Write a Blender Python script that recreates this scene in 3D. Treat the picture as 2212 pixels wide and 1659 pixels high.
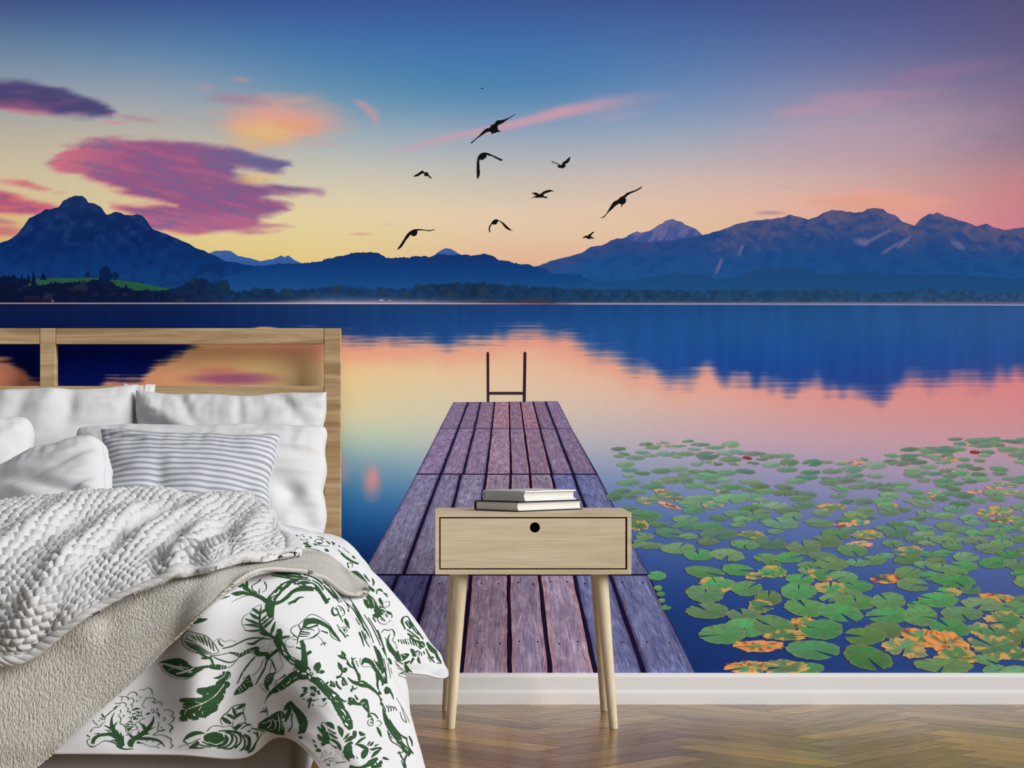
import bpy, math, random
import numpy as np
from mathutils import Vector, noise as mnoise

scene = bpy.context.scene
for o in list(bpy.data.objects):
    bpy.data.objects.remove(o, do_unlink=True)
COL = scene.collection
random.seed(7)
RNG = np.random.RandomState(11)

# ------------------------------------------------------------ camera, light, exposure
F = 5203.0            # focal length in pixels of the 2212 px wide frame
CX, CY = 945.0, 900.0  # principal point
CZ = 0.793            # eye height
WALL = 6.655          # distance of the back wall
cam_d = bpy.data.cameras.new('camera')
cam = bpy.data.objects.new('camera', cam_d)
COL.objects.link(cam)
cam.location = (0, 0, CZ)
cam.rotation_euler = (math.radians(90), 0, 0)
cam_d.sensor_width = 36.0
cam_d.sensor_fit = 'HORIZONTAL'
cam_d.lens = F / 2212.0 * 36.0
cam_d.shift_x = (1106.0 - CX) / 2212.0
cam_d.shift_y = (CY - 829.5) / 2212.0
cam_d.clip_end = 60
scene.camera = cam

world = bpy.data.worlds.new('room_ambience')
scene.world = world
world.use_nodes = True
bg = world.node_tree.nodes['Background']
bg.inputs[0].default_value = (0.97, 0.985, 1.0, 1)
bg.inputs[1].default_value = 0.235

sun_d = bpy.data.lights.new('daylight', 'SUN')
sun_d.energy = 3.65
sun_d.angle = math.radians(40)
sun_d.color = (1.0, 0.985, 0.965)
sun = bpy.data.objects.new('daylight', sun_d)
COL.objects.link(sun)
sun.rotation_euler = Vector((0.78, -0.45, 0.44)).to_track_quat('Z', 'Y').to_euler()
sun.location = (4, -1, 4)
EW = 0.80             # brightness of a white print on the wall under these lights

vs = scene.view_settings
scene.display_settings.display_device = 'sRGB'
vs.view_transform = 'Standard'
vs.look = 'None'
vs.gamma = 1
vs.exposure = 0.0
vs.use_curve_mapping = False

# ------------------------------------------------------------ helpers
def P(px, py, d):
    """point that stands at distance d and is seen at picture position px, py"""
    return np.array([(px - CX) / F * d, d, CZ - (py - CY) / F * d])

def lin(c):
    c = np.asarray(c, float) / 255.0
    return np.where(c <= 0.04045, c / 12.92, ((c + 0.055) / 1.055) ** 2.4)

def ss(e0, e1, x):
    t = np.clip((x - e0) / (e1 - e0), 0, 1)
    return t * t * (3 - 2 * t)

def _hash(ix, iy, seed):
    h = (ix.astype(np.int64) * 374761393 + iy.astype(np.int64) * 668265263 + seed * 1442695041) & 0x7fffffff
    h = ((h ^ (h >> 13)) * 1274126177) & 0x7fffffff
    h = (h ^ (h >> 16)) & 0xffff
    return h / 65535.0

def vnoise(x, y, seed=0):
    x = np.asarray(x, float); y = np.asarray(y, float)
    ix = np.floor(x); iy = np.floor(y)
    fx = x - ix; fy = y - iy
    fx = fx * fx * (3 - 2 * fx); fy = fy * fy * (3 - 2 * fy)
    a = _hash(ix, iy, seed); b = _hash(ix + 1, iy, seed)
    c = _hash(ix, iy + 1, seed); d = _hash(ix + 1, iy + 1, seed)
    return (a + (b - a) * fx) * (1 - fy) + (c + (d - c) * fx) * fy

def fbm(x, y, seed=0, octv=4, gain=0.5):
    s = 0; a = 1; t = 0
    for k in range(octv):
        s = s + a * vnoise(x * 2 ** k, y * 2 ** k, seed + k * 17)
        t += a; a *= gain
    return s / t            # 0..1

def hermite(xk, yk, x):
    """smooth interpolation along axis 0 of yk"""
    xk = np.asarray(xk, float); yk = np.asarray(yk, float); x = np.asarray(x, float)
    n = len(xk)
    m = np.zeros_like(yk)
    dlt = (yk[1:] - yk[:-1]) / (xk[1:] - xk[:-1]).reshape((-1,) + (1,) * (yk.ndim - 1))
    m[0] = dlt[0]; m[-1] = dlt[-1]
    if n > 2:
        h0 = (xk[1:-1] - xk[:-2]).reshape((-1,) + (1,) * (yk.ndim - 1))
        h1 = (xk[2:] - xk[1:-1]).reshape((-1,) + (1,) * (yk.ndim - 1))
        m[1:-1] = (dlt[:-1] * h1 + dlt[1:] * h0) / (h0 + h1)
    xc = np.clip(x, xk[0], xk[-1])
    i = np.clip(np.searchsorted(xk, xc, side='right') - 1, 0, n - 2)
    h = xk[i + 1] - xk[i]
    t = (xc - xk[i]) / h
    sh = t.shape + (1,) * (yk.ndim - 1)
    t = t.reshape(sh); h = h.reshape(sh)
    return ((2*t**3-3*t**2+1) * yk[i] + (t**3-2*t**2+t) * h * m[i]
            + (-2*t**3+3*t**2) * yk[i+1] + (t**3-t**2) * h * m[i+1])

def tag(o, label=None, cat=None, group=None, kind=None):
    if label: o['label'] = label
    if cat: o['category'] = cat
    if group: o['group'] = group
    if kind: o['kind'] = kind
    return o

def empty(name, loc, label=None, cat=None, group=None):
    o = bpy.data.objects.new(name, None)
    o.empty_display_size = 0.1
    COL.objects.link(o)
    o.location = loc
    bpy.context.view_layer.update()
    return tag(o, label, cat, group)

def link(name, me, mats, parent=None, origin=None):
    """vertices of me are world positions; moves them to the parent's (or origin's) frame"""
    o = bpy.data.objects.new(name, me)
    COL.objects.link(o)
    if not isinstance(mats, (list, tuple)): mats = [mats]
    for m in mats: me.materials.append(m)
    base = None
    if parent is not None:
        base = Vector(parent['_base']) if '_base' in parent else Vector(parent.location)
        o.parent = parent
    elif origin is not None:
        base = Vector(origin); o.location = base
    if base is not None:
        n = len(me.vertices)
        a = np.empty(n * 3, np.float32); me.vertices.foreach_get('co', a)
        a = a.reshape(-1, 3) - np.array(base, np.float32)
        me.vertices.foreach_set('co', a.ravel()); me.update()
    if parent is None and origin is not None:
        o['_base'] = tuple(base)
    elif parent is not None:
        o['_base'] = tuple(base)
    return o

def mesh_np(name, V, faces, smooth=True, uv=None, col=None, mi=None):
    """faces: int array (n,4) or (n,3)"""
    me = bpy.data.meshes.new(name)
    V = np.asarray(V, np.float32).reshape(-1, 3); faces = np.asarray(faces, np.int32)
    k = faces.shape[1]; nf = len(faces)
    me.vertices.add(len(V)); me.vertices.foreach_set('co', V.ravel())
    me.loops.add(nf * k); me.loops.foreach_set('vertex_index', faces.ravel())
    me.polygons.add(nf)
    me.polygons.foreach_set('loop_start', np.arange(0, nf * k, k, dtype=np.int32))
    me.polygons.foreach_set('loop_total', np.full(nf, k, np.int32))
    me.polygons.foreach_set('use_smooth', np.full(nf, smooth))
    if mi is not None: me.polygons.foreach_set('material_index', np.asarray(mi, np.int32))
    me.update(calc_edges=True)
    if uv is not None:
        l = me.uv_layers.new(name='UVMap')
        l.data.foreach_set('uv', np.asarray(uv, np.float32).reshape(-1, 2)[faces.ravel()].ravel())
    if col is not None:
        a = me.color_attributes.new(name='Col', type='FLOAT_COLOR', domain='POINT')
        c = np.ones((len(V), 4), np.float32); c[:, :3] = np.asarray(col, np.float32).reshape(-1, 3)
        a.data.foreach_set('color', c.ravel())
    return me

def grid_faces(nv, nu, off=0, flip=False):
    j, i = np.meshgrid(np.arange(nv - 1), np.arange(nu - 1), indexing='ij')
    a = (j * nu + i).ravel() + off
    f = np.stack([a, a + 1, a + nu + 1, a + nu], 1)
    return f[:, ::-1] if flip else f

def boxes(name, bl, mat, parent=None, origin=None, bevel=0.0, seg=2):
    """one mesh from several boxes (x0,x1,y0,y1,z0,z1)"""
    import bmesh
    bm = bmesh.new()
    for b in bl:
        x0, x1, y0, y1, z0, z1 = b
        t = bmesh.new()
        r = bmesh.ops.create_cube(t, size=1)
        for v in t.verts:
            v.co = ((x0 + x1) / 2 + v.co.x * (x1 - x0), (y0 + y1) / 2 + v.co.y * (y1 - y0), (z0 + z1) / 2 + v.co.z * (z1 - z0))
        if bevel > 0:
            bmesh.ops.bevel(t, geom=list(t.edges), offset=bevel, segments=seg, profile=0.5, affect='EDGES')
        m = bpy.data.meshes.new('t'); t.to_mesh(m); t.free()
        bm.from_mesh(m); bpy.data.meshes.remove(m)
    me = bpy.data.meshes.new(name)
    bm.to_mesh(me); bm.free()
    return link(name, me, mat, parent, origin)

# ------------------------------------------------------------ materials
def nodes(name):
    m = bpy.data.materials.new(name); m.use_nodes = True
    nt = m.node_tree
    return m, nt, nt.nodes['Principled BSDF']

def sock(nt, b, name, v):
    if isinstance(v, bpy.types.NodeSocket): nt.links.new(v, b.inputs[name])
    else: b.inputs[name].default_value = v

def noise_n(nt, vec, scale, detail=3, rough=0.5, dist=0.0):
    n = nt.nodes.new('ShaderNodeTexNoise'); n.inputs['Scale'].default_value = scale
    n.inputs['Detail'].default_value = detail; n.inputs['Roughness'].default_value = rough
    n.inputs['Distortion'].default_value = dist
    if vec is not None: nt.links.new(vec, n.inputs['Vector'])
    return n.outputs['Fac']

def mapping(nt, src, scale=(1, 1, 1), rot=(0, 0, 0), loc=(0, 0, 0)):
    n = nt.nodes.new('ShaderNodeMapping'); n.inputs['Scale'].default_value = scale
    n.inputs['Rotation'].default_value = rot; n.inputs['Location'].default_value = loc
    nt.links.new(src, n.inputs['Vector']); return n.outputs[0]

def texco(nt, which='Object'):
    return nt.nodes.new('ShaderNodeTexCoord').outputs[which]

def ramp(nt, fac, stops, interp='LINEAR'):
    r = nt.nodes.new('ShaderNodeValToRGB'); r.color_ramp.interpolation = interp
    cr = r.color_ramp
    while len(cr.elements) < len(stops): cr.elements.new(0.5)
    for e, (p, c) in zip(cr.elements, stops):
        e.position = p; e.color = (*c, 1) if len(c) == 3 else c
    nt.links.new(fac, r.inputs[0]); return r.outputs[0]

def mix(nt, a, b, fac, mode='MIX'):
    n = nt.nodes.new('ShaderNodeMix'); n.data_type = 'RGBA'; n.blend_type = mode
    for s, v in ((n.inputs[6], a), (n.inputs[7], b), (n.inputs[0], fac)):
        if isinstance(v, bpy.types.NodeSocket): nt.links.new(v, s)
        else: s.default_value = (*v, 1) if isinstance(v, (tuple, list)) and len(v) == 3 else v
    return n.outputs[2]

def math_n(nt, op, a, b=0.0, c=None):
    n = nt.nodes.new('ShaderNodeMath'); n.operation = op
    for s, v in zip(n.inputs, (a, b) if c is None else (a, b, c)):
        if isinstance(v, bpy.types.NodeSocket): nt.links.new(v, s)
        else: s.default_value = v
    return n.outputs[0]

def bump(nt, b, h, strength=0.3, dist=0.002):
    n = nt.nodes.new('ShaderNodeBump'); n.inputs['Strength'].default_value = strength
    n.inputs['Distance'].default_value = dist
    nt.links.new(h, n.inputs['Height']); nt.links.new(n.outputs[0], b.inputs['Normal'])

def L3(c): return tuple(float(v) for v in lin(c))

def attr(nt, name='Col'):
    n = nt.nodes.new('ShaderNodeAttribute'); n.attribute_name = name
    return n.outputs['Color']

def print_mat(name='mural_print', grain=0.05):
    m, nt, b = nodes(name)
    c = attr(nt)
    n = noise_n(nt, texco(nt), 900, 2)
    g = ramp(nt, n, [(0.3, (1 - grain,) * 3), (0.7, (1 + grain * .6,) * 3)])
    sock(nt, b, 'Base Color', mix(nt, c, g, 1.0, 'MULTIPLY'))
    b.inputs['Roughness'].default_value = 0.75
    b.inputs['Specular IOR Level'].default_value = 0.05
    return m

def wood(name, base, dark, light, axis='X', fine=1.0, rough=0.5, figure=0.5, spec=0.35):
    """straight sawn timber; axis is the direction of the grain"""
    m, nt, b = nodes(name)
    co = texco(nt)
    s1 = {'X': (2.2, 30, 30), 'Y': (30, 2.2, 30), 'Z': (30, 30, 2.2)}[axis]
    s2 = {'X': (9, 330, 330), 'Y': (330, 9, 330), 'Z': (330, 330, 9)}[axis]
    s3 = {'X': (1.2, 9, 9), 'Y': (9, 1.2, 9), 'Z': (9, 9, 1.2)}[axis]
    n0 = noise_n(nt, mapping(nt, co, s3), 1.0, 2, 0.5, 0.6)
    n1 = noise_n(nt, mapping(nt, co, s1), 1.0 * fine, 4, 0.55, 1.2)
    n2 = noise_n(nt, mapping(nt, co, s2), 1.0 * fine, 3, 0.6, 0.2)
    c1 = ramp(nt, n1, [(0.32, L3(dark)), (0.5, L3(base)), (0.72, L3(light))])
    w = nt.nodes.new('ShaderNodeMath'); w.operation = 'FRACT'
    sc = math_n(nt, 'MULTIPLY', n0, 9.0); nt.links.new(sc, w.inputs[0])
    rings = ramp(nt, w.outputs[0], [(0.0, (0.80, 0.78, 0.76)), (0.18, (1, 1, 1)), (0.85, (1, 1, 1)), (1.0, (0.80, 0.78, 0.76))])
    c2 = mix(nt, c1, rings, figure, 'MULTIPLY')
    f = ramp(nt, n2, [(0.35, (0.82, 0.80, 0.78)), (0.6, (1, 1, 1))])
    c3 = mix(nt, c2, f, 0.7, 'MULTIPLY')
    sock(nt, b, 'Base Color', c3)
    b.inputs['Roughness'].default_value = rough
    b.inputs['Specular IOR Level'].default_value = spec
    bump(nt, b, n2, 0.15, 0.0006)
    return m

def plain(name, c, rough=0.6, spec=0.3, var=0.0, scale=20, bmp=None):
    m, nt, b = nodes(name)
    if var > 0:
        n = noise_n(nt, texco(nt), scale, 4)
        k = ramp(nt, n, [(0.3, (1 - var,) * 3), (0.7, (1, 1, 1))])
        sock(nt, b, 'Base Color', mix(nt, L3(c), k, 1.0, 'MULTIPLY'))
    else:
        b.inputs['Base Color'].default_value = (*L3(c), 1)
    b.inputs['Roughness'].default_value = rough
    b.inputs['Specular IOR Level'].default_value = spec
    if bmp:
        bump(nt, b, noise_n(nt, texco(nt), bmp[0], 3), bmp[1], bmp[2])
    return m
# ------------------------------------------------------------ room shell
m_wall = plain('white_wall_paint', (225, 225, 225), 0.8, 0.2)
w = boxes('wall_back', [(-3.2, 4.2, WALL, WALL + 0.12, -0.02, 2.7)], m_wall)
tag(w, kind='structure')

# baseboard: profile extruded along x
prof = [(0.0, 0.0), (0.017, 0.0), (0.017, 0.020), (0.0165, 0.030), (0.0150, 0.0345), (0.0150, 0.036),
        (0.0125, 0.0385), (0.0120, 0.060), (0.0118, 0.073), (0.0105, 0.078), (0.0085, 0.081), (0.0083, 0.0838), (0.0075, 0.0852), (0.0, 0.0855)]
xs = np.array([-3.2, 4.2])
V = np.array([[x, WALL - 0.0015 - p[0], p[1]] for x in xs for p in prof])
m_base = plain('white_gloss_paint', (234, 234, 235), 0.35, 0.4)
n = len(prof)
o = link('baseboard_back', mesh_np('baseboard', V, grid_faces(2, n), smooth=False), m_base)
tag(o, kind='structure')

# floor: herringbone parquet, every block its own tone
def make_floor():
    Wp, n = 0.092, 5
    ca, sa = math.cos(math.radians(45)), math.sin(math.radians(45))
    V = []; Fc = []; UV = []; C = []
    x0, x1, y0, y1 = -3.2, 4.2, 2.2, WALL + 0.3
    rot = lambda x, y: ((x * ca - y * sa), (x * sa + y * ca))
    R = 70
    tones = [(154, 119, 72), (138, 106, 64), (168, 134, 84), (128, 98, 60), (156, 126, 82), (178, 140, 80), (146, 116, 74)]
    eps = 0.0007
    for k in range(-R, R):
        for m in range(-14, 15):
            for kind in (0, 1):
                if kind == 0: a = (k + 2 * n * m, k, n, 1)
                else: a = (k + 2 * n - 1 + 2 * n * m, k, 1, n)
                ax, ay, w_, h_ = [t * Wp for t in a]
                cx, cy = rot(ax + w_ / 2, ay + h_ / 2); cx += 0.3; cy += 4.6
                if not (x0 - .3 < cx < x1 + .3 and y0 - .3 < cy < y1 + .05): continue
                b = len(V)
                rr = random.random() * 50
                for (u, v) in ((eps, eps), (w_ - eps, eps), (w_ - eps, h_ - eps), (eps, h_ - eps)):
                    X, Y = rot(ax + u, ay + v); X += .3; Y += 4.6
                    V.append((X, Y, 0))
                    UV.append((u + rr, v + rr * 1.7) if kind == 0 else (v + rr, u + rr * 1.7))
                t = np.array(tones[random.randrange(len(tones))]) * random.uniform(.93, 1.07)
                C += [lin(t)] * 4
                Fc.append((b, b + 1, b + 2, b + 3))
    me = mesh_np('floor', V, Fc, smooth=False, uv=UV, col=C)
    m, nt, b = nodes('oak_parquet')
    uv = texco(nt, 'UV')
    n1 = noise_n(nt, mapping(nt, uv, (5, 60, 1)), 1.0, 5, 0.6, 0.8)
    n2 = noise_n(nt, mapping(nt, uv, (14, 420, 1)), 1.0, 3, 0.6)
    c = mix(nt, attr(nt), ramp(nt, n1, [(0.28, (0.60, 0.58, 0.56)), (0.5, (0.98, 0.97, 0.96)), (0.75, (1.2, 1.18, 1.14))]), 1.0, 'MULTIPLY')
    c = mix(nt, c, ramp(nt, n2, [(0.33, (0.62, 0.60, 0.58)), (0.5, (1, 1, 1))]), 0.6, 'MULTIPLY')
    sock(nt, b, 'Base Color', c)
    sock(nt, b, 'Roughness', ramp(nt, n1, [(0.3, (0.34,) * 3), (0.7, (0.20,) * 3)]))
    b.inputs['Specular IOR Level'].default_value = 0.5
    b.inputs['Coat Weight'].default_value = 0.05
    b.inputs['Coat Roughness'].default_value = 0.12
    bump(nt, b, n1, 0.12, 0.001)
    o = link('floor', me, m)
    tag(o, kind='structure')
    boxes('floor', [(-3.2, 4.2, 2.2, WALL + .12, -0.05, -0.0015)], plain('dark_subfloor', (40, 30, 22)))['kind'] = 'structure'
make_floor()

# ------------------------------------------------------------ wall mural (flat print on the wall)
MD = WALL - 0.0012
MUR = empty('wall_mural', (0.27, WALL - 0.0012, 0.08),
            'large photo wallpaper of a lake pier at sunset covering the wall behind the bed', 'mural')
def mural_pts(px, py, layer):
    d = WALL - 0.0010 - 0.00008 * layer
    px = np.asarray(px, float); py = np.asarray(py, float)
    # the print is flat on the wall: same wall coordinates whatever the layer
    return np.stack([(px - CX) / F * WALL, np.full(px.shape, d), CZ - (py - CY) / F * WALL], -1)

def alb(c):
    return np.clip(lin(c) / EW, 0, 0.97)

def poly_sdf(poly, X, Y):
    """signed distance, negative inside"""
    poly = np.asarray(poly, float)
    d = np.full(X.shape, 1e9); inside = np.zeros(X.shape, bool)
    n = len(poly)
    for i in range(n):
        ax, ay = poly[i]; bx, by = poly[(i + 1) % n]
        ex, ey = bx - ax, by - ay
        t = np.clip(((X - ax) * ex + (Y - ay) * ey) / (ex * ex + ey * ey + 1e-9), 0, 1)
        d = np.minimum(d, (X - ax - ex * t) ** 2 + (Y - ay - ey * t) ** 2)
        c = ((ay > Y) != (by > Y)) & (X < ex * (Y - ay) / (ey if ey != 0 else 1e-9) + ax)
        inside ^= c
    return np.where(inside, -1, 1) * np.sqrt(d)

R_left = [(-900,600),(-500,570),(-200,556),(0,526),(25,516),(37,505),(50,491),(64,471),(87,460),(97,453),(114,451),(129,444.5),(137,434),(150,426),(160,424),(177,424),(186,429),(191,438),(207,441),(219,448),(227,461),(232,466),(246,457),(264,462),(284,466),(294,463.5),(306,464.5),(316,476),(331,495),(351,503),(371,511),(395,520),(418,533),(452,547),(482,562),(508,568),(542,573),(570,576),(640,590),(760,612)]
R_far = [(440,560),(453,547),(465,542),(478,541.5),(498,542),(515,553),(542,558),(560,564),(589,560),(607,551.5),(614,555.6),(623,551),(637,562),(652,568),(670,575)]
R_mid = [(480,600),(540,585),(569,575),(595,570),(652,569),(686,566.6),(709,560),(740,553),(760,548),(790,545.5),(817,548),(834,557.6),(874,557),(907,554),(927,555.6),(944,550),(967,551),(1001,550),(1028,553),(1049,549),(1068,555),(1078,563),(1098,564),(1118,571),(1135,570),(1161,577),(1178,582),(1195,591),(1218,591),(1252,595),(1265,602),(1290,612),(1320,625)]
R_peak = [(930,560),(937,552),(954,540),(962,536),(974,538),(994,549),(1005,556)]
R_gran = [(1330,530),(1350,513),(1359,506),(1369,502),(1396,501),(1412,493),(1429,483),(1442,476),(1454,473),(1463,478),(1474,479),(1480,485),(1493,489),(1506,497),(1518,509),(1540,530)]
R_right = [(1130,600),(1155,577),(1163,575),(1178,568),(1208,559),(1235,552),(1255,547),(1275,535),(1305,528),(1319,520),(1335,515),(1352,514),(1380,524),(1420,522),(1470,516),(1518,508),(1540,502),(1559,496),(1586,486),(1612,479),(1655,474),(1688,470),(1705,463.5),(1718,466),(1745,473.5),(1765,469),(1778,461),(1798,453),(1821,456),(1844,459),(1864,457.6),(1874,451),(1890,449),(1907,451),(1917,461),(1935,465),(1945,477),(1956,481),(1976,487),(1990,472.5),(2003,463.5),(2024,460),(2043,467.5),(2062,472.5),(2089,481),(2110,490),(2132,482),(2145,491),(2172,497),(2191,494),(2212,491),(2300,470),(2450,500),(2700,540),(3300,590)]
R_low = [(1240,625),(1275,608),(1376,605),(1409,597),(1459,588),(1480,590),(1523,593),(1549,605),(1579,600),(1629,583),(1692,577),(1745,583),(1778,592),(1877,588),(1943,593),(2076,592),(2109,597),(2212,603),(2500,595),(3300,600)]

xs = np.concatenate([np.arange(-900, -20, 12), np.arange(-20, 2232, 4.0), np.arange(2240, 3300, 20)])
ys = np.concatenate([np.arange(-560, -10, 20), np.arange(-10, 640, 4.0), np.arange(640, 880, 2.0), np.arange(880, 1470, 4.0)])
GX, GY = np.meshgrid(xs, ys)

def table(rows, cols, T):
    T = np.array(T, float)
    A = hermite(rows, T, GY[:, 0])             # ny, ncol, 3
    return np.transpose(hermite(cols, np.transpose(A, (1, 0, 2)), GX[0]), (1, 0, 2))

sky = table([-560, 0, 100, 200, 300, 400, 480, 570], [0, 370, 740, 1100, 1480, 1850, 2212], [
    [(34,50,100),(36,56,115),(38,58,120),(40,60,122),(45,62,118),(58,62,110),(60,60,100)],
    [(66,88,140),(60,90,150),(58,90,156),(60,90,154),(64,90,152),(76,88,145),(88,84,132)],
    [(106,132,163),(92,130,172),(72,120,176),(68,116,176),(82,116,172),(98,110,162),(102,98,142)],
    [(152,162,174),(146,162,180),(104,148,182),(88,138,184),(112,142,188),(140,138,174),(132,116,150)],
    [(190,182,164),(190,184,172),(166,180,188),(156,172,192),(162,172,192),(174,162,182),(152,128,152)],
    [(214,196,160),(212,200,166),(212,204,182),(204,196,184),(214,190,182),(212,174,170),(194,138,146)],
    [(218,188,134),(226,208,156),(232,212,166),(232,204,176),(234,196,168),(236,172,158),(208,132,148)],
    [(222,176,110),(224,196,124),(234,202,138),(232,184,152),(236,186,150),(234,162,152),(216,126,144)]])

def blend(a, c, m):
    return a * (1 - m[..., None]) + np.asarray(c, float) * m[..., None]

wx = (fbm(GX / 55, GY / 14, 3) - .5); wy = (fbm(GX / 60, GY / 12, 9) - .5)
def cloud(img, poly, colf, soft=6, warp=(26, 12), alpha=1.0):
    d = poly_sdf(poly, GX + wx * warp[0], GY + wy * warp[1])
    m = ss(soft, -soft, d) * alpha
    c = colf(GX, GY, d) if callable(colf) else np.broadcast_to(np.array(colf, float), GX.shape + (3,))
    return img * (1 - m[..., None]) + c * m[..., None]
def blob(img, cx, cy, rx, ry, c, a, slope=0.0, p=1.0, warp=0.35):
    r = np.sqrt(((GX - cx) / rx + wx * warp) ** 2 + ((GY - cy - slope * (GX - cx)) / ry + wy * warp * 2) ** 2)
    return blend(img, c, a * ss(1.25, 0.25, r) ** p)

# soft glowing cloud and wisps
for a in [(600,262,150,62,(226,164,150),.95),(575,285,92,34,(226,186,130),.9),(640,270,60,16,(226,160,130),.6,.1),
          (510,212,70,13,(166,138,160),.75),(560,222,50,8,(190,140,155),.5),(522,172,28,8,(188,148,168),.6),(446,189,24,7,(190,150,165),.5),
          (375,258,16,4,(215,165,160),.6),(705,312,34,5,(205,160,158),.5),(35,395,60,9,(216,140,135),.8,.12),(55,397,26,8,(200,110,120),.7,.1),(85,407,30,7,(202,125,130),.7,.1),(130,416,22,3,(210,150,140),.6),
          (0,500,60,14,(198,108,118),.8),(0,478,45,8,(190,118,128),.8,.1),
          (780,505,30,3.2,(216,160,150),.9),(836,485,20,2.5,(218,180,165),.5),(1665,460,40,4,(176,140,158),.85),(1700,405,18,2,(205,165,165),.5),
          (1890,438,170,26,(250,166,146),.85),(1860,300,330,70,(196,160,176),.4,-.12),(1820,226,150,30,(192,150,176),.5,-.12),(1720,244,60,12,(186,154,180),.5,-.15),
          (1990,165,110,22,(156,124,164),.4,-.18),(2070,150,140,24,(142,116,156),.35,-.18),(1960,205,110,18,(168,136,164),.5,-.1),(2200,430,90,80,(212,132,146),.25),
          (245,265,30,5,(208,140,148),.6)]:
    sky = blob(sky, *a)
# arc wisp and the long slanted streak
def streak(img, pts, w, c, a):
    pts = np.array(pts, float)
    best = np.full(GX.shape, 1e9); tt = np.zeros(GX.shape)
    n = len(pts) - 1
    for i in range(n):
        ax, ay = pts[i]; bx, by = pts[i + 1]
        t = np.clip(((GX - ax) * (bx - ax) + (GY - ay) * (by - ay)) / ((bx - ax) ** 2 + (by - ay) ** 2), 0, 1)
        d = np.hypot(GX - ax - (bx - ax) * t, GY - ay - (by - ay) * t)
        k = d < best
        best = np.where(k, d, best); tt = np.where(k, (i + t) / n, tt)
    wd = np.interp(tt, np.linspace(0, 1, len(w)), w)
    al = np.interp(tt, np.linspace(0, 1, len(a)), a)
    return blend(img, c, al * ss(1.4, 0.1, (best + wy * 4) / wd))
sky = streak(sky, [(750,214),(782,224),(806,246),(820,285)], [4,9,13,8], (196,156,168), [0,.75,.8,0])
sky = streak(sky, [(800,340),(860,326),(960,299),(1075,277),(1210,243),(1300,226),(1380,214),(1480,204)], [5,7,9,10,16,19,18,14], (214,160,178), [0,.25,.55,.75,.85,.6,.25,0])
sky = streak(sky, [(1230,262),(1330,252),(1430,236)], [8,14,10], (186,164,190), [0,.4,0])

big = [(104,358),(128,340),(146,322),(190,304),(250,303),(320,300),(380,307),(450,311),(500,314),(560,331),(600,339),(630,352),(624,369),(600,373),(560,366),(522,364),(508,374),(560,394),(620,402),(705,417),(640,421),(585,420),(562,425),(592,437),(627,444),(602,449),(616,458),(590,466),(556,472),(572,482),(612,488),(560,497),(480,504),(400,504),(350,500),(316,494),(300,470),(240,446),(300,442),(390,447),(330,434),(270,418),(200,394),(140,376)]
def cbig(X, Y, d):
    st = fbm((X * .98 + Y * .25) / 60, (Y - .22 * X) / 7, 21, 5)
    c = np.zeros(X.shape + (3,)); c[:] = (148, 90, 136)
    c = blend(c, (208, 116, 132), ss(300, 110, X + (Y - 350) * .6) * .9)
    c = blend(c, (104, 100, 148), ss(380, 600, X) * ss(470, 330, Y))
    c = blend(c, (186, 110, 144), ss(440, 480, Y) * .6)
    c = blend(c, (110, 102, 150), ss(.52, .72, st) * .6)
    c = blend(c, (196, 108, 140), ss(.48, .28, st) * .35)
    c = blend(c, (226, 120, 124), ss(-9, 1, d) * ss(300, 430, Y) * ss(560, 400, X) * .7)
    return c
sky = cloud(sky, big, cbig, 10, (60, 20))
sky = blob(sky, 555, 385, 60, 14, (230,192,136), .75)
sky = cloud(sky, [(-200,120),(0,170),(60,178),(130,194),(180,210),(220,224),(250,238),(240,250),(190,251),(130,249),(60,240),(0,236),(-200,215)],
            lambda X, Y, d: blend(blend(np.broadcast_to(np.array((76,72,120.)), X.shape + (3,)), (158,92,126), ss(205,240,Y - X * .06) * ss(150, 20, X)), (150,84,130), ss(.5,.75,fbm(X/50,Y/9,5)) * .4), 10, (50, 18))
sky = blob(sky, 290, 255, 62, 7, (176,144,158), .7, .15)
sky = blob(sky, 60, 242, 90, 7, (200,120,135), .6, .1)
sky = cloud(sky, [(-200,330),(-40,392),(20,418),(70,432),(125,446),(90,465),(30,462),(-200,455)],
            lambda X, Y, d: blend(np.broadcast_to(np.array((206,104,120.)), X.shape + (3,)), (150,90,130), ss(.5,.75,fbm(X/50,Y/8,45)) * .7), 7, (30, 10))

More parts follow.
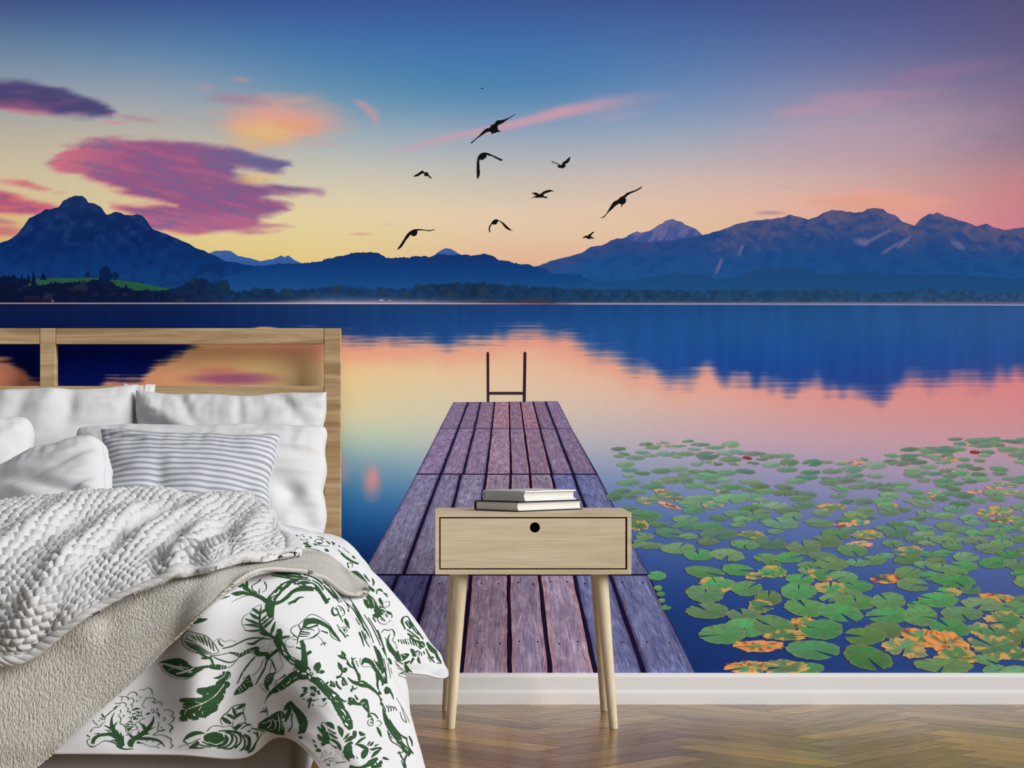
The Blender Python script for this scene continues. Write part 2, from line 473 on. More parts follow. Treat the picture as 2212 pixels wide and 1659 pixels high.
# lake
lake = table([655, 700, 740, 800, 860, 900, 950, 1000, 1050, 1100, 1200, 1300, 1460], [0, 370, 740, 1000, 1300, 1600, 1900, 2212], [
    [(220,170,140),(220,170,140),(226,160,130),(226,160,136),(216,146,142),(206,140,150),(200,130,150),(196,120,150)],
    [(222,160,120),(222,170,120),(226,158,124),(226,166,138),(214,150,146),(206,140,150),(200,130,150),(200,120,148)],
    [(236,170,118),(246,196,122),(228,168,132),(230,176,146),(224,160,146),(210,146,150),(205,136,148),(210,122,142)],  # left colours here and below brightened to offset the headboard rails' shade
    [(230,150,118),(240,184,124),(226,196,148),(228,194,158),(228,180,156),(224,160,150),(216,142,146),(218,128,140)],
    [(190,130,110),(200,150,110),(216,200,158),(216,200,170),(218,188,172),(222,168,160),(216,150,152),(216,138,146)],
    [(150,100,140),(180,130,130),(204,200,168),(206,198,178),(204,186,180),(210,168,170),(210,154,158),(208,146,152)],
    [(120,90,140),(150,110,140),(170,188,176),(186,190,182),(184,178,188),(192,166,182),(196,158,172),(196,150,164)],
    [(90,90,140),(110,100,140),(120,154,172),(150,170,182),(152,162,188),(162,156,186),(174,154,180),(176,150,172)],
    [(50,80,130),(60,90,140),(70,124,162),(110,140,176),(118,140,184),(132,142,184),(146,142,182),(154,142,176)],
    [(26,60,120),(30,70,130),(36,96,152),(80,110,160),(92,122,176),(104,124,176),(116,126,176),(130,130,174)],
    [(8,24,80),(8,30,90),(12,50,110),(30,60,120),(56,84,148),(66,94,156),(78,102,160),(92,108,162)],
    [(4,14,60),(4,16,66),(6,26,86),(10,30,90),(26,56,116),(40,70,134),(54,82,146),(66,90,150)],
    [(4,10,50),(4,10,50),(4,14,60),(6,20,70),(12,34,88),(24,50,110),(38,64,122),(44,72,132)]])
allr = []
for R in (R_left, R_far, R_mid, R_peak, R_gran, R_right):
    r = np.array(R, float); v = np.interp(xs, r[:, 0], r[:, 1], left=700, right=700); allr.append(v)
ridge = np.min(allr, 0)
kern = np.exp(-np.linspace(-2, 2, 13) ** 2); kern /= kern.sum()
ridge_s = np.convolve(np.pad(ridge, 6, 'edge'), kern, 'valid')
ref = 655 + (655 - ridge_s) * np.interp(xs, [0, 300, 420, 560, 740, 900, 1170, 1300, 1450, 2212], [.88, .86, .74, .62, .74, .80, .62, .84, .94, .94])
ripple = (fbm(GX / 95, GY / 3.2, 31, 4) - .5) * np.interp(GY, [655, 700, 800, 900], [10, 46, 34, 26])
ripple += (fbm(GX / 34, GY / 90, 77, 2) - .5) * np.interp(GX[0], [0, 700, 1200, 1500, 2212], [10, 20, 24, 46, 46])[None, :]
sh = np.interp(xs, [0, 600, 740, 1100, 1250, 2212], [16, 14, 24, 28, 34, 36])
mref = ss(sh, -sh * .7, GY + ripple - ref[None, :])
rc = table([655, 700, 760, 830, 900], [0, 370, 740, 1100, 1480, 2212], [
    [(10,26,66),(12,32,78),(20,56,106),(24,62,118),(26,72,130),(42,86,142)],
    [(4,24,70),(6,30,84),(22,58,116),(26,72,136),(28,80,144),(44,86,150)],
    [(0,12,80),(0,20,92),(30,70,136),(44,84,146),(28,78,150),(40,80,152)],
    [(4,16,84),(8,22,92),(60,90,146),(80,100,156),(36,74,148),(56,78,152)],
    [(4,16,84),(8,22,92),(90,100,150),(100,110,160),(70,90,156),(80,90,156)]])
vst = (fbm(GX / 14, GY / 130, 91, 3) - .5)
rc = rc * (1 + .14 * vst[..., None])
lake = lake + 0
glow = np.exp(-((GY + ripple * .6 - ref[None, :] - 26) / 26) ** 2) * np.interp(xs, [0, 720, 1250, 1500, 2212], [.3, .75, .6, .35, .4])[None, :]
lake = blend(lake, (226, 146, 130), glow * .75)
lake = lake * (1 - mref[..., None]) + rc * mref[..., None]
for a in [(500,818,120,16,(160,84,130),.85),(470,800,60,10,(205,110,110),.5),(270,832,50,6,(200,120,110),.6),(690,990,22,40,(170,110,150),.8),
          (803,1040,26,46,(206,140,146),.6),(740,1015,20,40,(180,150,170),.4),(805,1030,12,26,(222,140,136),.5)]:
    m0 = lake; lake = blob(lake, *a, warp=.15)
lake = lake * (1 + (.025 * (fbm(GX / 3.0, GY / 2.0, 5, 2) - .5))[..., None])
base = np.where((GY < 655)[..., None], sky, lake)
pts = mural_pts(GX, GY, 0)
me = mesh_np('sky_and_lake', pts, grid_faces(len(ys), len(xs), flip=True), False, None, alb(base))
m_print = print_mat()
link('printed_sky_and_lake', me, m_print, MUR)

# mountains, forest (outlines filled with printed colour)
def strip(name, R, ybase, colf, layer, rough=1.0, seed=1, step=2.0, rows=9, x0=None, x1=None, teeth=0):
    r = np.array(R, float)
    x = np.arange(x0 if x0 is not None else r[0, 0], (x1 if x1 is not None else r[-1, 0]) + step, step)
    y = np.interp(x, r[:, 0], r[:, 1]) + (fbm(x / 9, x * 0, seed, 4) - .5) * 5 * rough
    if teeth:
        y = y - teeth * np.abs(((x / 7.3 + 2 * vnoise(x / 20, x * 0, seed + 3)) % 1) - .5) * 2 * vnoise(x / 11, x * 0, seed + 8)
    yb = ybase(x) if callable(ybase) else np.full(x.shape, float(ybase))
    y = np.minimum(y, yb - .3)
    t = np.linspace(0, 1, rows)[:, None] ** 1.2
    Y = y[None, :] * (1 - t) + yb[None, :] * t
    X = np.broadcast_to(x, Y.shape)
    return X, Y, colf(X, Y, y[None, :]), layer
def add_strips(name, lst):
    V = []; C = []; Fs = []; off = 0
    for X, Y, c, layer in lst:
        V.append(mural_pts(X, Y, layer).reshape(-1, 3)); C.append(alb(c).reshape(-1, 3))
        Fs.append(grid_faces(X.shape[0], X.shape[1], off, True)); off += X.size
    return link(name, mesh_np(name, np.concatenate(V), np.concatenate(Fs), False, None, np.concatenate(C)), m_print, MUR)

def vgrad(stops, tex=None):
    ysx = [s[0] for s in stops]; cs = np.array([s[1] for s in stops], float)
    def f(X, Y, y):
        c = np.stack([np.interp(Y, ysx, cs[:, k]) for k in range(3)], -1)
        return tex(c, X, Y, y) if tex else c
    return f
def t_left(c, X, Y, y):
    n = fbm(X / 16, Y / 12, 41, 4)
    c = blend(c, (44, 66, 116), ss(.5, .75, n) * ss(600, 480, Y) * .55)
    return blend(c, (10, 28, 76), ss(.5, .3, n) * .3)
def t_right(c, X, Y, y):
    n = fbm((X + Y * .5) / 20, (Y - X * .15) / 11, 61, 5)
    dep = Y - y
    c = blend(c, (88, 86, 126), ss(80, 0, dep) * (.45 + .5 * ss(.35, .7, n)) * ss(1480, 1620, X))
    c = blend(c, (70, 74, 124), ss(40, 0, dep) * ss(1560, 1350, X) * .6)
    c = blend(c, (100, 94, 136), ss(.54, .74, fbm((X - Y * .6) / 7, Y / 12, 71, 4)) * ss(100, 20, dep) * ss(1500, 1560, X) * .6)
    c = blend(c, (24, 66, 132), ss(.5, .3, n) * .5)
    for (cx, cy, rx, ry, sl) in [(1862, 523, 20, 9, .2), (1895, 512, 30, 5, -.5), (1925, 535, 18, 5, -.6), (1553, 575, 4, 20, 0), (2070, 530, 22, 8, .5), (1600, 540, 4, 18, 0), (1950, 525, 14, 6, -.7)]:
        r = np.hypot((X - cx - (cy - Y) * .4) / rx, (Y - cy - sl * (X - cx)) / ry)
        c = blend(c, (128, 116, 152), ss(1.2, .5, r + (n - .5)) * .6)
    return c
def t_gran(c, X, Y, y):
    n = fbm((X + Y * .6) / 9, Y / 12, 81, 4)
    return blend(c, (116, 110, 156), ss(.45, .7, n) * .7)
add_strips('printed_mountain_range', [
    strip('far', R_far, 585, vgrad([(540, (64, 100, 160)), (575, (46, 88, 156))]), 1, .4, 5),
    strip('peak', R_peak, 565, vgrad([(535, (70, 96, 156)), (560, (50, 86, 156))]), 1, .4, 6),
    strip('left', R_left, 640, vgrad([(424, (30, 50, 98)), (470, (12, 42, 96)), (520, (4, 40, 98)), (580, (10, 54, 116)), (640, (18, 66, 124))], t_left), 2, .9, 7, rows=40, step=3),
    strip('gran', R_gran, 560, vgrad([(470, (92, 94, 146)), (510, (62, 84, 150)), (560, (32, 76, 146))], t_gran), 2, 1.0, 9, rows=26, step=2),
    strip('right', R_right, 640, vgrad([(450, (66, 82, 130)), (520, (34, 72, 136)), (580, (28, 80, 142)), (640, (34, 84, 142))], t_right), 3, .8, 8, rows=48, step=3),
    strip('mid', R_mid, 645, vgrad([(545, (14, 48, 104)), (580, (14, 60, 124)), (640, (28, 80, 136))]), 4, 1.0, 10, rows=10, step=2, teeth=2),
    strip('low', R_low, 645, vgrad([(577, (32, 72, 122)), (605, (26, 74, 128)), (640, (30, 80, 134))]), 5, .5, 12),
])
# shore: meadow, trees, mist line
G_mead = [(50,612),(62,604),(90,602),(130,600.5),(210,600),(250,604),(300,611),(350,620),(400,628)]
G_for = [(-900,600),(-60,600),(0,602),(28,600),(55,604),(62,618),(100,617),(130,612),(160,612),(200,606),(240,610),(262,622),(300,628),(350,629),(372,624),(398,620),(412,610),(418,604),(430,606),(440,605),(452,614),(468,614),(480,608),(492,612),(500,632),(512,634),(540,628),(548,622),(560,626),(590,624),(600,634),(612,628),(640,628),(680,624),(740,620),(770,622),(800,626),(860,626),(892,624),(900,616),(1000,613),(1060,614),(1110,619),(1200,622),(1240,626),(1320,628),(1500,630),(1620,629),(1780,627),(1850,628),(1860,634),(1940,632),(1990,627),(2080,628),(2120,634),(2160,634),(2212,632),(3300,630)]
def c_for(X, Y, y):
    c = np.stack([np.interp(X, [0, 300, 500, 800, 1000, 1300, 1700, 2212], v) for v in
                  ([6, 8, 18, 22, 18, 24, 30, 38], [16, 22, 46, 56, 48, 60, 68, 74], [48, 56, 84, 100, 82, 98, 106, 116])], -1)
    n = fbm(X / 9, Y / 8, 101, 4)
    c = c * (0.75 + .5 * n[..., None])
    c = blend(c, (52, 60, 62), ss(.55, .75, fbm(X / 26, Y / 13, 121, 3)) * ss(2212, 400, X) * .45)
    g = np.interp(X, [0, 480, 560, 690, 760, 900, 1000, 1100, 1300, 2212], [.0, .0, .25, 1, .9, .8, .45, .1, .12, .2])
    mist = np.exp(-np.clip(653 - Y, 0, 99) / np.interp(X, [600, 720, 900, 2212], [3, 7, 5, 3.5])) * g
    return blend(c, (176, 164, 186), mist * .8)
def hill_line(X, Y, y):
    c = np.zeros(X.shape + (3,)); c[:] = (38, 82, 62)
    c = blend(c, (30, 90, 70), ss(260, 380, X))
    return c * (.9 + .2 * fbm(X / 12, Y / 3, 7)[..., None])
lst = [strip('meadow', G_mead, 645, hill_line, 6, .2, 13),
       strip('forest', G_for, 654, c_for, 7, 1.3, 14, step=1.2, rows=24, teeth=7, x0=-60, x1=2300),
       strip('fl', G_for, 654, c_for, 7, 1, 14, step=20, rows=6, x0=-900, x1=-60), strip('fr', G_for, 654, c_for, 7, 1, 14, step=20, rows=6, x0=2296, x1=3300)]
# reed bank
lst.append(strip('reeds', [(1040, 652), (1100, 650), (1130, 646), (1150, 644), (1180, 646), (1195, 652), (1202, 656)], 656.5,
                 lambda X, Y, y: blend(np.broadcast_to(np.array((62, 60, 74.)), X.shape + (3,)), (40, 50, 76), fbm(X / 6, Y / 3, 3)), 8, .5, 20))
def mistline(x0, x1):
    x = np.arange(x0, x1 + 8, 8.0)
    y = np.interp(x, [0, 740, 1100, 2212], [655.6, 655.6, 656.4, 659.0])
    X = np.broadcast_to(x, (5, len(x))); Y = y + np.array([-2.0, -.6, .0, .8, 1.8])[:, None]
    a = np.stack([np.interp(X, [0, 480, 740, 1000, 1195, 1250, 1600, 2212], v) for v in
                  ([178, 186, 226, 200, 120, 190, 150, 172], [160, 156, 196, 172, 90, 166, 150, 164], [168, 168, 200, 180, 120, 190, 186, 200])], -1)
    lo = np.stack([np.interp(X, [0, 480, 740, 1195, 1300, 2212], v) for v in
                  ([20, 60, 150, 90, 50, 70], [36, 60, 110, 60, 80, 100], [76, 100, 140, 90, 130, 150])], -1)
    k = np.array([.75, .15, 0, .45, 1])[:, None]
    return X, Y, blend(a, lo, np.broadcast_to(k, X.shape)) if False else a * (1 - k[..., None]) + lo * k[..., None], 9
lst.append(mistline(-900, 3300))
add_strips('printed_far_shore', lst)

# single trees standing above the shore line + boat house
def fan_poly(lst, name, layer, mat=None, parent=None):
    """lst of (outline, colour); each outline becomes one n-gon"""
    me = bpy.data.meshes.new(name)
    V = []; Fs = []; C = []
    for k, (pl, c) in enumerate(lst):
        b = len(V); pl = np.array(pl, float)
        p3 = mural_pts(pl[:, 0], pl[:, 1], layer + .02 * (k % 10))
        area = 0.5 * np.sum(pl[:, 0] * np.roll(pl[:, 1], -1) - np.roll(pl[:, 0], -1) * pl[:, 1])
        idx = list(range(b, b + len(pl)))
        if area > 0: idx = idx[::-1]
        idx = idx[::-1] if False else idx
        V += [tuple(p) for p in p3]; Fs.append(idx); C += [alb(c)] * len(pl)
    me.from_pydata(V, [], Fs)
    a = me.color_attributes.new(name='Col', type='FLOAT_COLOR', domain='POINT')
    a.data.foreach_set('color', np.concatenate([np.array(C), np.ones((len(C), 1))], 1).astype(np.float32).ravel())
    return link(name, me, mat or m_print, parent or MUR)
def spruce(x, yt, yb, w):
    L = [(x, yt)]; n = 5
    for s in (1, -1):
        seq = []
        for i in range(1, n + 1):
            t = i / n
            seq += [(x + s * w * t, yt + (yb - yt) * t), (x + s * w * t * .72, yt + (yb - yt) * t)]
        L = L + seq if s == 1 else L + seq[::-1]
    return L
def roundtree(x, y, rx, ry, seed):
    return [(x + rx * math.cos(a) * (1 + .16 * math.sin(5 * a + seed)), y + ry * math.sin(a) * (1 + .1 * math.sin(7 * a + seed))) for a in np.linspace(0, 2 * math.pi, 30)[:-1]]
tr = [(spruce(x, yt, yb, w), (6, 18, 56)) for x, yt, yb, w in [(10, 592, 612, 7), (19, 592, 612, 6), (28, 591, 612, 7), (47, 592, 615, 7), (62, 592, 612, 7), (73, 585, 620, 8), (94, 588, 604.5, 8), (2, 596, 612, 6), (272, 613, 632, 8), (300, 629, 645, 6), (338, 629, 645, 5), (350, 628, 645, 6), (258, 620, 640, 10)]]
tr += [(roundtree(228, 597, 14, 18, 1), (4, 30, 70)), (roundtree(228, 585, 9, 10, 4), (4, 30, 70)), (roundtree(249, 596, 8, 9, 2), (12, 34, 74)), (roundtree(189, 594, 5, 5, 3), (14, 30, 70)),
       (roundtree(482, 618, 12, 12, 5), (22, 46, 74)), (roundtree(436, 612, 14, 10, 6), (14, 34, 70)), (roundtree(622, 634, 10, 8, 7), (26, 56, 84)), (roundtree(764, 634, 9, 7, 8), (30, 56, 84))]
tr += [([(50, 645), (54, 640), (84, 640), (88, 645)], (20, 26, 60)), ([(52, 652), (52, 645), (120, 646), (120, 652)], (34, 18, 44)), ([(112, 652), (112, 648), (116, 648), (116, 652)], (120, 110, 140))]
tr += [([(820, 650), (820, 647), (828, 647), (828, 650)], (170, 170, 200)), ([(839, 650), (839, 648), (845, 648), (845, 650)], (150, 150, 180))]
for q, t_ in enumerate(tr): fan_poly([t_], 'printed_tree' if q < len(tr) - 5 else 'printed_boathouse', 8 + .03 * q)

# birds
def crop(pts, x0, y0, k): return [(x0 + a * k, y0 + b * k) for a, b in pts]
k1 = 110 / 2212.; k2 = 60 / 2212.
BIRDS = [
 crop([(130,1380),(250,1290),(350,1200),(480,1090),(600,960),(700,850),(800,770),(860,742),(960,735),(1000,680),(1040,605),(1080,585),(1150,580),(1200,520),(1250,440),(1300,400),(1450,395),(1600,365),(1800,290),(1950,200),(2100,105),(2090,130),(1950,235),(1800,330),(1650,430),(1520,530),(1370,590),(1310,640),(1300,740),(1330,820),(1390,865),(1460,872),(1440,895),(1320,905),(1220,940),(1130,960),(1070,1000),(1045,960),(1020,900),(980,885),(830,915),(700,1000),(580,1085),(450,1170),(340,1260),(250,1350),(190,1395),(145,1395)],1010,240,k1),
 crop([(430,1350),(412,1200),(405,1000),(408,800),(415,600),(440,430),(490,320),(570,235),(660,200),(740,192),(840,205),(960,245),(1120,320),(1300,400),(1450,470),(1540,515),(1520,540),(1420,540),(1330,485),(1200,420),(1050,340),(930,325),(840,290),(815,310),(830,390),(790,430),(720,465),(705,500),(660,500),(605,525),(560,485),(525,500),(505,580),(520,760),(520,900),(540,1060),(520,1200),(470,1300)],1010,320,k1),
 crop([(320,1140),(430,1040),(560,970),(690,900),(830,790),(960,700),(1030,692),(1100,720),(1150,840),(1230,825),(1320,805),(1430,845),(1500,980),(1620,1150),(1780,1280),(1700,1300),(1620,1260),(1500,1140),(1420,1100),(1330,1115),(1190,1095),(1175,1050),(1180,960),(1140,900),(1080,890),(960,930),(800,1050),(680,1115),(520,1150),(350,1165)],885,350,k2),
 crop([(405,640),(480,670),(590,750),(730,790),(860,820),(1000,910),(1140,1000),(1190,995),(1260,910),(1330,790),(1440,690),(1580,610),(1720,460),(1750,480),(1800,380),(1870,325),(1900,400),(1880,540),(1820,690),(1740,780),(1640,850),(1470,930),(1560,1030),(1580,1110),(1540,1105),(1485,1060),(1460,1160),(1410,1200),(1360,1190),(1320,1250),(1260,1230),(1130,1190),(1040,1190),(940,1140),(875,1080),(950,1050),(980,1010),(940,930),(830,860),(690,830),(570,790),(480,730)],1180,330,k2),
 crop([(330,830),(370,790),(460,785),(600,770),(700,775),(770,830),(830,890),(920,905),(990,895),(1100,820),(1240,710),(1400,640),(1600,580),(1760,555),(1900,590),(2110,650),(1980,668),(1860,680),(1790,735),(1740,720),(1560,780),(1380,850),(1290,910),(1215,980),(1280,1030),(1370,1105),(1450,1110),(1540,1105),(1580,1150),(1550,1200),(1470,1220),(1370,1200),(1210,1140),(1130,1180),(1020,1160),(880,1170),(740,1180),(600,1160),(500,1160),(400,1200),(340,1250),(370,1180),(450,1110),(580,1070),(710,1020),(680,990),(570,950),(480,870),(440,850),(370,875)],1140,395,k2),
 crop([(135,1500),(180,1465),(280,1410),(380,1310),(450,1200),(520,1080),(600,940),(680,820),(740,770),(880,715),(940,650),(990,600),(1140,530),(1240,430),(1440,360),(1600,310),(1740,240),(1890,140),(1890,165),(1840,240),(1720,310),(1560,385),(1400,450),(1270,540),(1180,640),(1215,690),(1215,790),(1180,860),(1075,915),(1045,1025),(1025,1020),(1035,910),(960,890),(925,850),(860,915),(780,960),(640,1100),(500,1220),(400,1330),(300,1450),(200,1480)],1290,395,110/2147.),
 crop([(185,1290),(300,1130),(420,950),(530,760),(640,590),(740,480),(880,385),(1020,335),(1180,328),(1330,335),(1500,365),(1650,380),(1800,375),(1995,325),(1980,355),(1880,390),(1750,425),(1560,405),(1400,385),(1200,385),(1135,420),(1145,500),(1120,580),(1060,645),(980,675),(900,645),(850,595),(790,620),(700,750),(620,830),(540,960),(420,1150),(340,1230),(240,1300)],850,480,100/2212.),
 crop([(430,1180),(380,1080),(350,950),(370,800),(420,690),(510,570),(580,430),(660,340),(760,290),(900,275),(1000,345),(1140,390),(1300,490),(1450,610),(1620,780),(1800,935),(1960,1040),(1940,1065),(1820,985),(1800,1040),(1650,970),(1500,860),(1400,750),(1290,600),(1150,450),(1020,400),(960,430),(910,550),(840,625),(720,630),(600,605),(540,630),(470,760),(430,850),(430,980),(460,1160)],1045,465,70/2212.),
 crop([(370,1110),(450,1010),(560,910),(660,850),(760,850),(920,855),(940,760),(1080,690),(1220,580),(1340,490),(1500,480),(1450,570),(1330,640),(1240,760),(1165,900),(1190,960),(1290,970),(1400,1050),(1505,1040),(1490,1100),(1400,1110),(1210,1090),(1080,1140),(960,1160),(860,1110),(780,1040),(690,1015),(560,1065),(460,1080)],1250,490,50/2212.),
 [(1039,190.5),(1041,190),(1045,191.2),(1044,192),(1040,191.6)],
]
for b in BIRDS:
    fan_poly([(b, (12, 13, 14))], 'printed_bird', 10)

# pier
ROWS = [
 (869, 926, [980,1011,1038,1069,1100,1124,1151,1178,1205], [950,990,1025,1062.5,1101.5,1132,1166,1200,1235], 3.0, 3.6),
 (926, 1024, [950,990,1025,1062.5,1101.5,1132,1166,1200,1235], [901,953,1001,1051,1104,1145,1191,1238,1288], 3.8, 5.2),
 (1025, 1241, [899,951,996,1050,1103,1144,1191,1238,1290], [785,872,943,1021,1098,1167,1242,1318,1400], 5.5, 8.0),
 (1243, 1470, [782,859,932,1018,1099,1165,1240,1318,1399], [664,770,866,994,1101,1190,1290,1396,1508], 7.5, 11.5)]
m_plank, nt, b = nodes('weathered_plank_print')
uv = texco(nt, 'UV')
n1 = noise_n(nt, mapping(nt, uv, (30, 7, 1)), 1.0, 6, 0.7, 2.2)
n2 = noise_n(nt, mapping(nt, uv, (110, 16, 1)), 1.0, 5, 0.65, 1.4)
n3 = noise_n(nt, mapping(nt, uv, (7, 16.0, 1)), 1.0, 6, 0.72, 0.8)
n4 = noise_n(nt, mapping(nt, uv, (14, 5, 1), loc=(7, 3, 0)), 1.0, 5, 0.65, 1.5)
c = attr(nt)
c = mix(nt, c, ramp(nt, n3, [(0.3, (0.55, 0.53, 0.68)), (0.5, (0.95, 0.95, 0.97)), (0.7, (1.5, 1.55, 1.55))]), 1.0, 'MULTIPLY')
c = mix(nt, c, ramp(nt, n1, [(0.34, (0.40, 0.38, 0.50)), (0.48, (0.95, 0.95, 1.0)), (0.66, (1.55, 1.6, 1.6))]), 0.9, 'MULTIPLY')
c = mix(nt, c, ramp(nt, n2, [(0.38, (0.50, 0.46, 0.55)), (0.52, (1.08, 1.08, 1.08))]), 0.75, 'MULTIPLY')
c = mix(nt, c, L3((176, 120, 124)), ramp(nt, n4, [(0.55, (0, 0, 0)), (0.72, (0.5, 0.5, 0.5))]))
sock(nt, b, 'Base Color', c); b.inputs['Roughness'].default_value = .75; b.inputs['Specular IOR Level'].default_value = .05

outL = [(r[0], r[2][0]) for r in ROWS] + [(1470, 664)]
pier = fan_poly([([(980,869),(1205,867),(1235,926),(1290,1022),(1292,1026),(1400,1238),(1402,1243),(1508,1470),(664,1470),(782,1243),(786,1240),(899,1026),(901,1022),(950,926)], (22, 16, 48))], 'printed_pier', 6)
def warpx(x, y): return x
for ri, (yt, yb, Tx, Bx, gt, gb) in enumerate(ROWS):
    for k in range(8):
        g0t = gt / 2 if k > 0 else 0; g1t = gt / 2 if k < 7 else 0
        g0b = gb / 2 if k > 0 else 0; g1b = gb / 2 if k < 7 else 0
        if ri == 3 and k == 4: pass
        nr, nc = 46, 9
        t = np.linspace(0, 1, nr)[:, None]; s = np.linspace(0, 1, nc)[None, :]
        jt = (random.random() - .5) * (5 if ri == 0 else 1.2)
        jb = (random.random() - .5) * 1.5
        lo = (Tx[k] + g0t) * (1 - t) + (Bx[k] + g0b) * t
        hi = (Tx[k + 1] - g1t) * (1 - t) + (Bx[k + 1] - g1b) * t
        tl = np.linspace(0, 1, nr)
        wob = (fbm(tl * 6 + k * 5 + ri * 11, tl * 0, 5, 3) - .5)[:, None] * (1.0 + ri * .9)
        lo = lo + wob * (k > 0); hi = hi + np.roll(wob, 7, 0) * (k < 7)
        Y = (yt + .5 + jt * .3 * (ri == 0) + (yb - yt - 1.1 - .3 * ri - jt * .3 * (ri == 0) - abs(jb) * .3) * t) + 0 * s
        if ri == 0: Y = Y - 2.5 * (1 - t) * (k / 7.)
        X = lo * (1 - s) + hi * s
        v = 1.0 / (Y - 640.0) * 900 + k * 3.1 + ri * 7.7
        u = (s + 0 * t) * .55 + k * 2.3 + ri * 1.3
        pink = [.1, .25, .35, .8, .55, .75, .35, .1][k] if ri < 3 else [.0, .1, .35, .75, .6, .7, .15, .05][k]
        far = np.array([(124, 110, 140), (130, 116, 146), (126, 126, 156), (116, 120, 158)][ri], float)
        rose = np.array([(164, 124, 134), (156, 128, 146), (158, 138, 154), (168, 144, 158)][ri], float)
        cc = far * (1 - pink) + rose * pink
        if ri >= 2 and k >= 6: cc = np.array((112, 120, 162.))
        if ri == 3 and k < 2: cc = np.array((78, 82, 128.))
        cc = cc * random.uniform(.94, 1.05)
        C = np.broadcast_to(cc, X.shape + (3,)).copy()
        edge = np.minimum(s, 1 - s) + 0 * t
        C = blend(C, (188, 128, 116) if pink > .5 else (60, 50, 84), ss(.06, 0, edge) * .6)
        # nails
        if ri >= 2:
            for (ty, sx) in ((.06, .25), (.06, .78), (.62 if ri == 3 else .9, .3), (.62 if ri == 3 else .92, .75)):
                pass
        me = mesh_np('plank', mural_pts(X, Y, 7), grid_faces(nr, nc, flip=True), False, np.stack([u, v], -1), alb(C))
        link('printed_plank', me, m_plank, pier)
nails = []
for ri, ty in ((3, .07), (3, .64), (2, .05), (2, .95), (1, .08), (1, .93)):
    yt, yb, Tx, Bx, gt, gb = ROWS[ri]
    for k in range(8):
        for s in (.28, .76):
            y = yt + (yb - yt) * ty + random.uniform(-3, 3); t = (y - yt) / (yb - yt)
            x = (Tx[k] * (1 - t) + Bx[k] * t) * (1 - s) + (Tx[k + 1] * (1 - t) + Bx[k + 1] * t) * s + random.uniform(-3, 3)
            r = [0, 1.1, 1.4, 2.2][ri]
            nails.append(([(x + r * math.cos(a), y + r * .8 * math.sin(a)) for a in np.linspace(0, 6.28, 9)[:-1]], (48, 26, 52)))
for q in nails: fan_poly([q], 'printed_nail', 8.5, parent=pier)
lad = [([(1051.3,763),(1052.5,760),(1055,760),(1056.6,763),(1057,868),(1052,868)], (48, 28, 46)), ([(1131.2,762),(1132.5,760),(1135.5,760),(1137.2,763),(1135.6,868),(1129.5,868)], (48, 28, 46)), ([(1055,846.5),(1131,846.5),(1131,852.5),(1055,852.5)], (56, 36, 50))]
fan_poly(lad, 'printed_ladder', 9, parent=pier)

